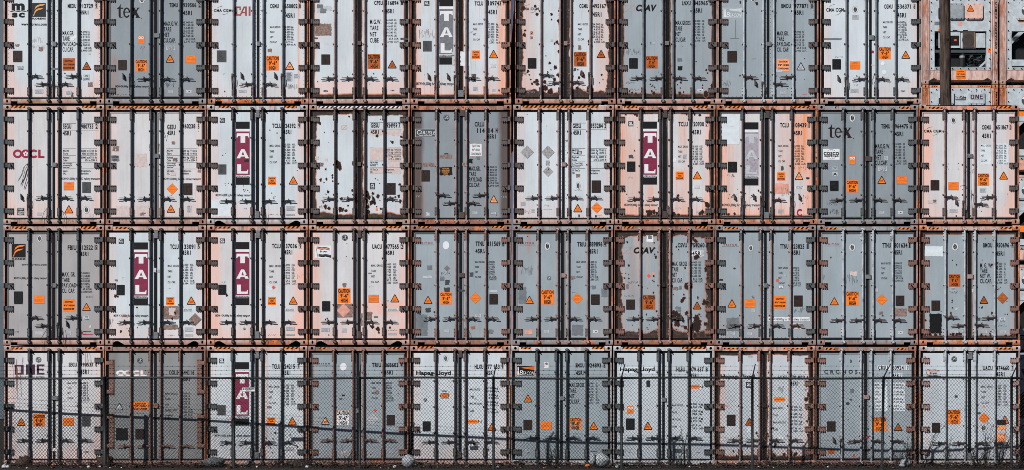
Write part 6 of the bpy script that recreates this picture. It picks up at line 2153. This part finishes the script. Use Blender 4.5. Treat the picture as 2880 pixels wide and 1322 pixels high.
def machine(col, lvl, label, var):
    """machinery end of a refrigerated container"""
    cx = (2701.5 if col == 0 else 2918.5); root = empty('shipping_container', ((cx - 1440) * KB, YB, lvl * 2.92), label, 'shipping container', 'containers of the block behind, machinery ends')
    mb = MB(); fm = UO if (lvl == 3) else UP
    for s in (-1, 1):
        a, b = sorted((s * 1.0, s * 1.219)); mb.cbox(a, b, .0, .2, .118, 2.778, fm, .01); mb.cbox(min(s * 1.07, s * 1.1), max(s * 1.07, s * 1.1), -.012, .01, .118, 2.778, fm, .004)
        mb.tube([(s * 1.03, -.006, .2), (s * 1.03, -.006, 2.7)], .006, VOID, 4)
    mb.box(-1.0, 1.0, .02, .2, 2.80, 2.88, fm)
    out = [(-1.04, .10), (-1.04, .44), (1.04, .44), (1.04, .10), (.88, .20), (.75, .13), (-.75, .13), (-.86, .20)]; mb.prism(out, .0, .2, fm)
    mb.build('frame', root); ct = shared('ctm' + str(lvl == 3), lambda: casting_mesh(fm, False))
    for x in (-1.221, 1.043):
        for z in (0, 2.778): place('corner_casting', ct, root, (x, -.006, z))
    sh = MB(); W = 1.2
    sh.faces([(x, y, z) for z in (.1, 2.88) for y in (.3, 12.0) for x in (-W, W)], [(2, 6, 7, 3), (0, 4, 6, 2), (1, 3, 7, 5), (4, 5, 7, 6), (0, 2, 3, 1), (0, 1, 5, 4)], AL); sh.box(-.99, .99, .28, .30, .44, 2.8, DK)
    sh.build('body_shell', root)
    c = MB(); c.box(-.98, .98, .03, .30, 1.72, 2.79, AL)                           # upper casing
    c.box(-.98, -.84, .03, .30, .46, 1.72, AL); c.box(.85, .98, .03, .30, .46, 1.72, AL); c.box(-.84, .85, .03, .30, .46, .56, ALG); c.box(-.84, .85, .26, .28, .56, 1.72, DK)
    c.prism([(.60, .56), (.85, .80), (.85, .72), (.68, .56)], .04, .1, AL); c.prism([(-.84, 1.62), (-.74, 1.72), (-.84, 1.72)], .04, .1, INK); c.prism([(.85, 1.60), (.75, 1.72), (.85, 1.72)], .04, .1, INK)
    for z in [.52 + .305 * k for k in range(8)]:
        for x in (-.95, .95): c.tube([(x, .03, z), (x, -.0, z)], .018, INK, 6)
    for k in range(7): c.tube([(-.78 + .26 * k, .03, .50), (-.78 + .26 * k, -.0, .50)], .018, INK, 6); c.tube([(-.78 + .26 * k, .03, 2.74), (-.78 + .26 * k, 0, 2.74)], .018, INK, 6)
    c.box(-.25, -.10, .02, .03, 1.735, 1.76, INK); c.box(.08, .24, .02, .03, 1.735, 1.76, INK)
    c.build('unit_casing', root)
    if var == 0:
        b = MB(); b.box(-.84, .84, .08, .12, 1.03, 1.12, SLATE); b.box(-.70, -.60, .07, .1, 1.18, 1.70, AL); b.box(-.60, .0, .06, .12, 1.18, 1.70, AL); b.box(-.34, -.04, .05, .06, 1.26, 1.58, INK); b.box(-.2, -.12, .045, .05, 1.4, 1.46, REDL)
        b.box(.52, .82, .06, .1, 1.19, 1.66, AL); b.box(-.66, -.56, .05, .06, 1.56, 1.66, ORG); b.box(-.78, -.70, .1, .12, 1.25, 1.48, INK)
        b.build('control_box', root)
        q = MB(); q.box(.02, .50, .08, .12, 1.17, 1.71, AL); q.box(.08, .48, .06, .08, 1.19, 1.69, CU)
        for k in range(14): q.box(.085 + .029 * k, .091 + .029 * k, .052, .062, 1.19, 1.69, TAN if k % 13 == 0 else flat('coil_fin', (.13, .10, .09), .5))
        q.tube([(.26, .058, 1.44), (.26, .050, 1.44)], .20, flat('coil_fan', (.05, .04, .036), .6), 22); q.build('condenser_coil', root)
        m2 = MB(); m2.tube([(.08, .12, .56), (.08, .12, .86)], .11, DK, 16); m2.tube([(.08, .12, .86), (.08, .12, .93)], .095, flat('pump_band', (.45, .45, .45), .35, .1, 9, .6), 16); m2.tube([(.10, .12, .93), (.10, .12, 1.0)], [.09, .05], DK, 12)
        for k in range(26):
            a = Vector((.22 + rng.random() * .5, .1 + rng.random() * .1, .58 + rng.random() * .36)); m2.tube([a, a + Vector((rng.uniform(-.1, .1), 0, rng.uniform(-.08, .08))), a + Vector((rng.uniform(-.12, .12), 0, rng.uniform(-.1, .1)))], .016, rng.choice((INK, SLATE, DK, CHAR)), 6)
        m2.build('compressor', root)
        if lvl != 3: hatch(root, -.39, .12, 2.10, 2.62, ALG if lvl == 4 else AL); hatch(root, .14, .72, 2.10, 2.62, PNK)
        lt_ = MB(); lt_.tube([(-.62, .02, 2.38), (-.62, -.08, 2.34)], [.06, .07], CHAR, 10); lt_.box(-.72, -.54, -.06, .03, 2.14, 2.46, CHAR); lt_.box(-.70, -.62, -.07, -.05, 2.16, 2.26, AL); lt_.build('socket_box', root)
    else:
        b = MB(); b.prism([(-.84, 1.30), (-.4, 1.72), (-.58, 1.72), (-.84, 1.48)], .05, .1, AL); b.box(-.84, .84, .06, .12, .60, .80, AL)
        b.tube([(.12, .14, 1.26), (.12, .10, 1.26)], .42, DK, 26); b.build('fan_guard', root)
        for k in range(9): pass
        hatch(root, -.70, .0, 2.08, 2.66, AL); fan(root, -.35, 2.38, .21); hatch(root, .1, .8, 2.10, 2.62, AL)
    return root
def far_marks(root, cx, lvl):
    return Marks(root, 0, 0, 0, 0, 1)
class FarMarks(Marks):
    """same marks, read off the enlarged crop (2560, 0) of the block behind"""
    L1 = property(lambda s: s.Y - s.k * .0002)
    def __init__(s, root, cx, lvl, Y): Marks.__init__(s, root, 0, 0, 0, 0, 1); s.cxx = cx; s.lvl = lvl; s.Y = Y
    def x(s, zx): return (2560 + zx / 3.94 - s.cxx) * KB
    def z(s, zy): return CAMZ + (1063 - zy / 3.94) * KB - s.lvl * 2.92
    def d(s, n): return n / 3.94 * KB
A5 = machine(0, 4, 'white refrigeration unit end with coil grille, dark bay and orange caution sticker', 0)
A4 = machine(0, 3, 'machinery end with boxed plum-lettered hatch directly below the dark-bay unit', 0)
for lv, q in ((2, 'third'), (1, 'second'), (0, 'first')):
    machine(0, lv, f'machinery end hidden behind the rightmost door stack, {q} from the ground', 0)
B5 = machine(1, 4, 'machinery end with round fan cover in the top right corner', 1)
B4 = machine(1, 3, 'machinery end with round fan cover directly below the top right one', 1)
B3 = machine(1, 2, 'sliver of machinery end right of the orange-framed container', 1)
B2 = machine(1, 1, 'dark sliver of machinery end right of the rust-spotted container', 1)
B1 = machine(1, 0, 'lowest dark sliver of machinery end at the lower right edge', 1)
m = FarMarks(A5, 2701.5, 4, -.05)
m.tri(665, 55, 128, ORG); m.k += 20; m.Y = .015
m.Y = -.004; m.caution('b', (506, 770, 612, 872), ORG)
m.Y = -.016
zz = [(22, 'C'), (62, 'A'), (100, 'I'), (138, 'U'), (180, '9'), (240, '0'), (275, '9'), (312, '5'), (350, '4'), (388, '4'), (428, '7'), (468, '5'), (505, '2'), (572, '9')]
for q, ch in zz:
    m.text(m.ink, (938, q, 957, q + 30), ch, INK if not 170 < q < 300 else INKG, m.Y, .028)
m.scrawl((160, 750, 182, 815), CHAR); m.scrawl((212, 755, 330, 835), CHAR); m.scrawl((935, 660, 960, 840), CHAR); m.Y = .018
for q in ((308, 318, 338, 346),): m.rect(m.ink, q, m.L1, ORG)
b_ = MB(); m.Y = -.004 + .03; m.rect(b_, (860, 534, 896, 582), .026, ORG); m.rect(b_, (530, 240, 576, 285), .024, PINKP); m.rect(b_, (270, 238, 340, 276), .024, GREYQ); m.done('unit_label', b_)
m.done('lettering', m.ink); m.done('marker_scrawl', m.hand)
m = FarMarks(A4, 2701.5, 3, .02)
hatch(A4, m.x(640), m.x(822), m.z(1162), m.z(1008), AL); hatch(A4, m.x(300), m.x(482), m.z(1162), m.z(1008), AL)
m.text(m.ink, (501, 1064, 552, 1090), 'Sea', SLATE, .026, .0); m.text(m.ink, (553, 1064, 620, 1090), 'Cube', INK, .026, .055); m.rect(m.ink, (502, 1098, 620, 1110), .026, SLATE)
m.Y = -.046; m.logo('one', (666, 1050, 802, 1096)); m.Y = -.016
for q, ch in ((1018, 'S'), (1052, 'Z'), (1086, 'L'), (1126, 'U')): m.text(m.ink, (946, q, 962, q + 28), ch, INK, m.Y, .028)
m.done('lettering', m.ink)
for a, b in ((236, 312), (770, 905)):
    hz = MB(); M_ = FarMarks(A4, 2701.5, 3, -.0); M_.rect(hz, (a, 950, b, 964), .018, ORG)
    x = a
    while x < b - 8: hz.poly([(M_.x(p), .016, M_.z(q)) for p, q in ((x, 964), (x + 10, 964), (x + 20, 950), (x + 10, 950))], INK); x += 24
    M_.done('hazard_tape', hz)
m = FarMarks(B5, 2918.5, 4, .024); b_ = MB(); m.rect(b_, (1200, 176, 1290, 246), .026, ORG); m.done('unit_label', b_)
for rt, lv, q in ((B4, 3, 1215), (B3, 2, 2500)):
    m = FarMarks(rt, 2918.5, lv, .024); b_ = MB(); m.rect(b_, (1200, q, 1290, q + 70), .026, ORG); m.done('unit_label', b_)
# ------------------------------------------------------------------ far left: warehouse and parked trailer glimpsed past the end of the stack
wh = empty('warehouse', (-22, 62, 0), 'plain blue-grey metal warehouse glimpsed past the left end of the stack', 'warehouse'); CLAD = flat('cladding_blue_grey', (0.085, 0.115, 0.14), .6, .12, 2)
b_ = MB(); b_.box(-16, 2.5, 0, 25, 0, 34, CLAD)
for k in range(62): b_.box(-16 + .3 * k, -15.94 + .3 * k, -.04, .0, 0, 33.9, CLAD)
b_.build('wall', wh); b_ = MB(); b_.prism([(-16.4, 34), (2.9, 34), (2.9, 34.4), (-6.7, 36.5), (-16.4, 34.4)], -.5, 25.5, flat('roof_grey', (.12, .13, .14), .6)); b_.build('roof', wh)
b_ = MB(); b_.box(-9, -5, -.08, -.02, 0, 4.5, SLATE); b_.build('loading_door', wh)
tr = empty('box_trailer', (-15.6, 24, 0), 'pale pink box trailer parked far behind the left end of the stack', 'trailer'); b_ = MB(); b_.cbox(-2.0, 1.1, 0, 9, 1.15, 3.4, UP, .04); b_.build('box', tr)
b_ = MB(); b_.box(-1.9, 1.0, .1, 8.8, .95, 1.14, INK); b_.box(-1.8, .9, .0, .08, .5, .62, INK); b_.build('chassis', tr)
for x in (-1.7, .8):
    for y in (.9, 2.1):
        b_ = MB(); b_.tube([(x - .13, y, .5), (x + .13, y, .5)], .5, VOID, 20); b_.build('wheel', tr)
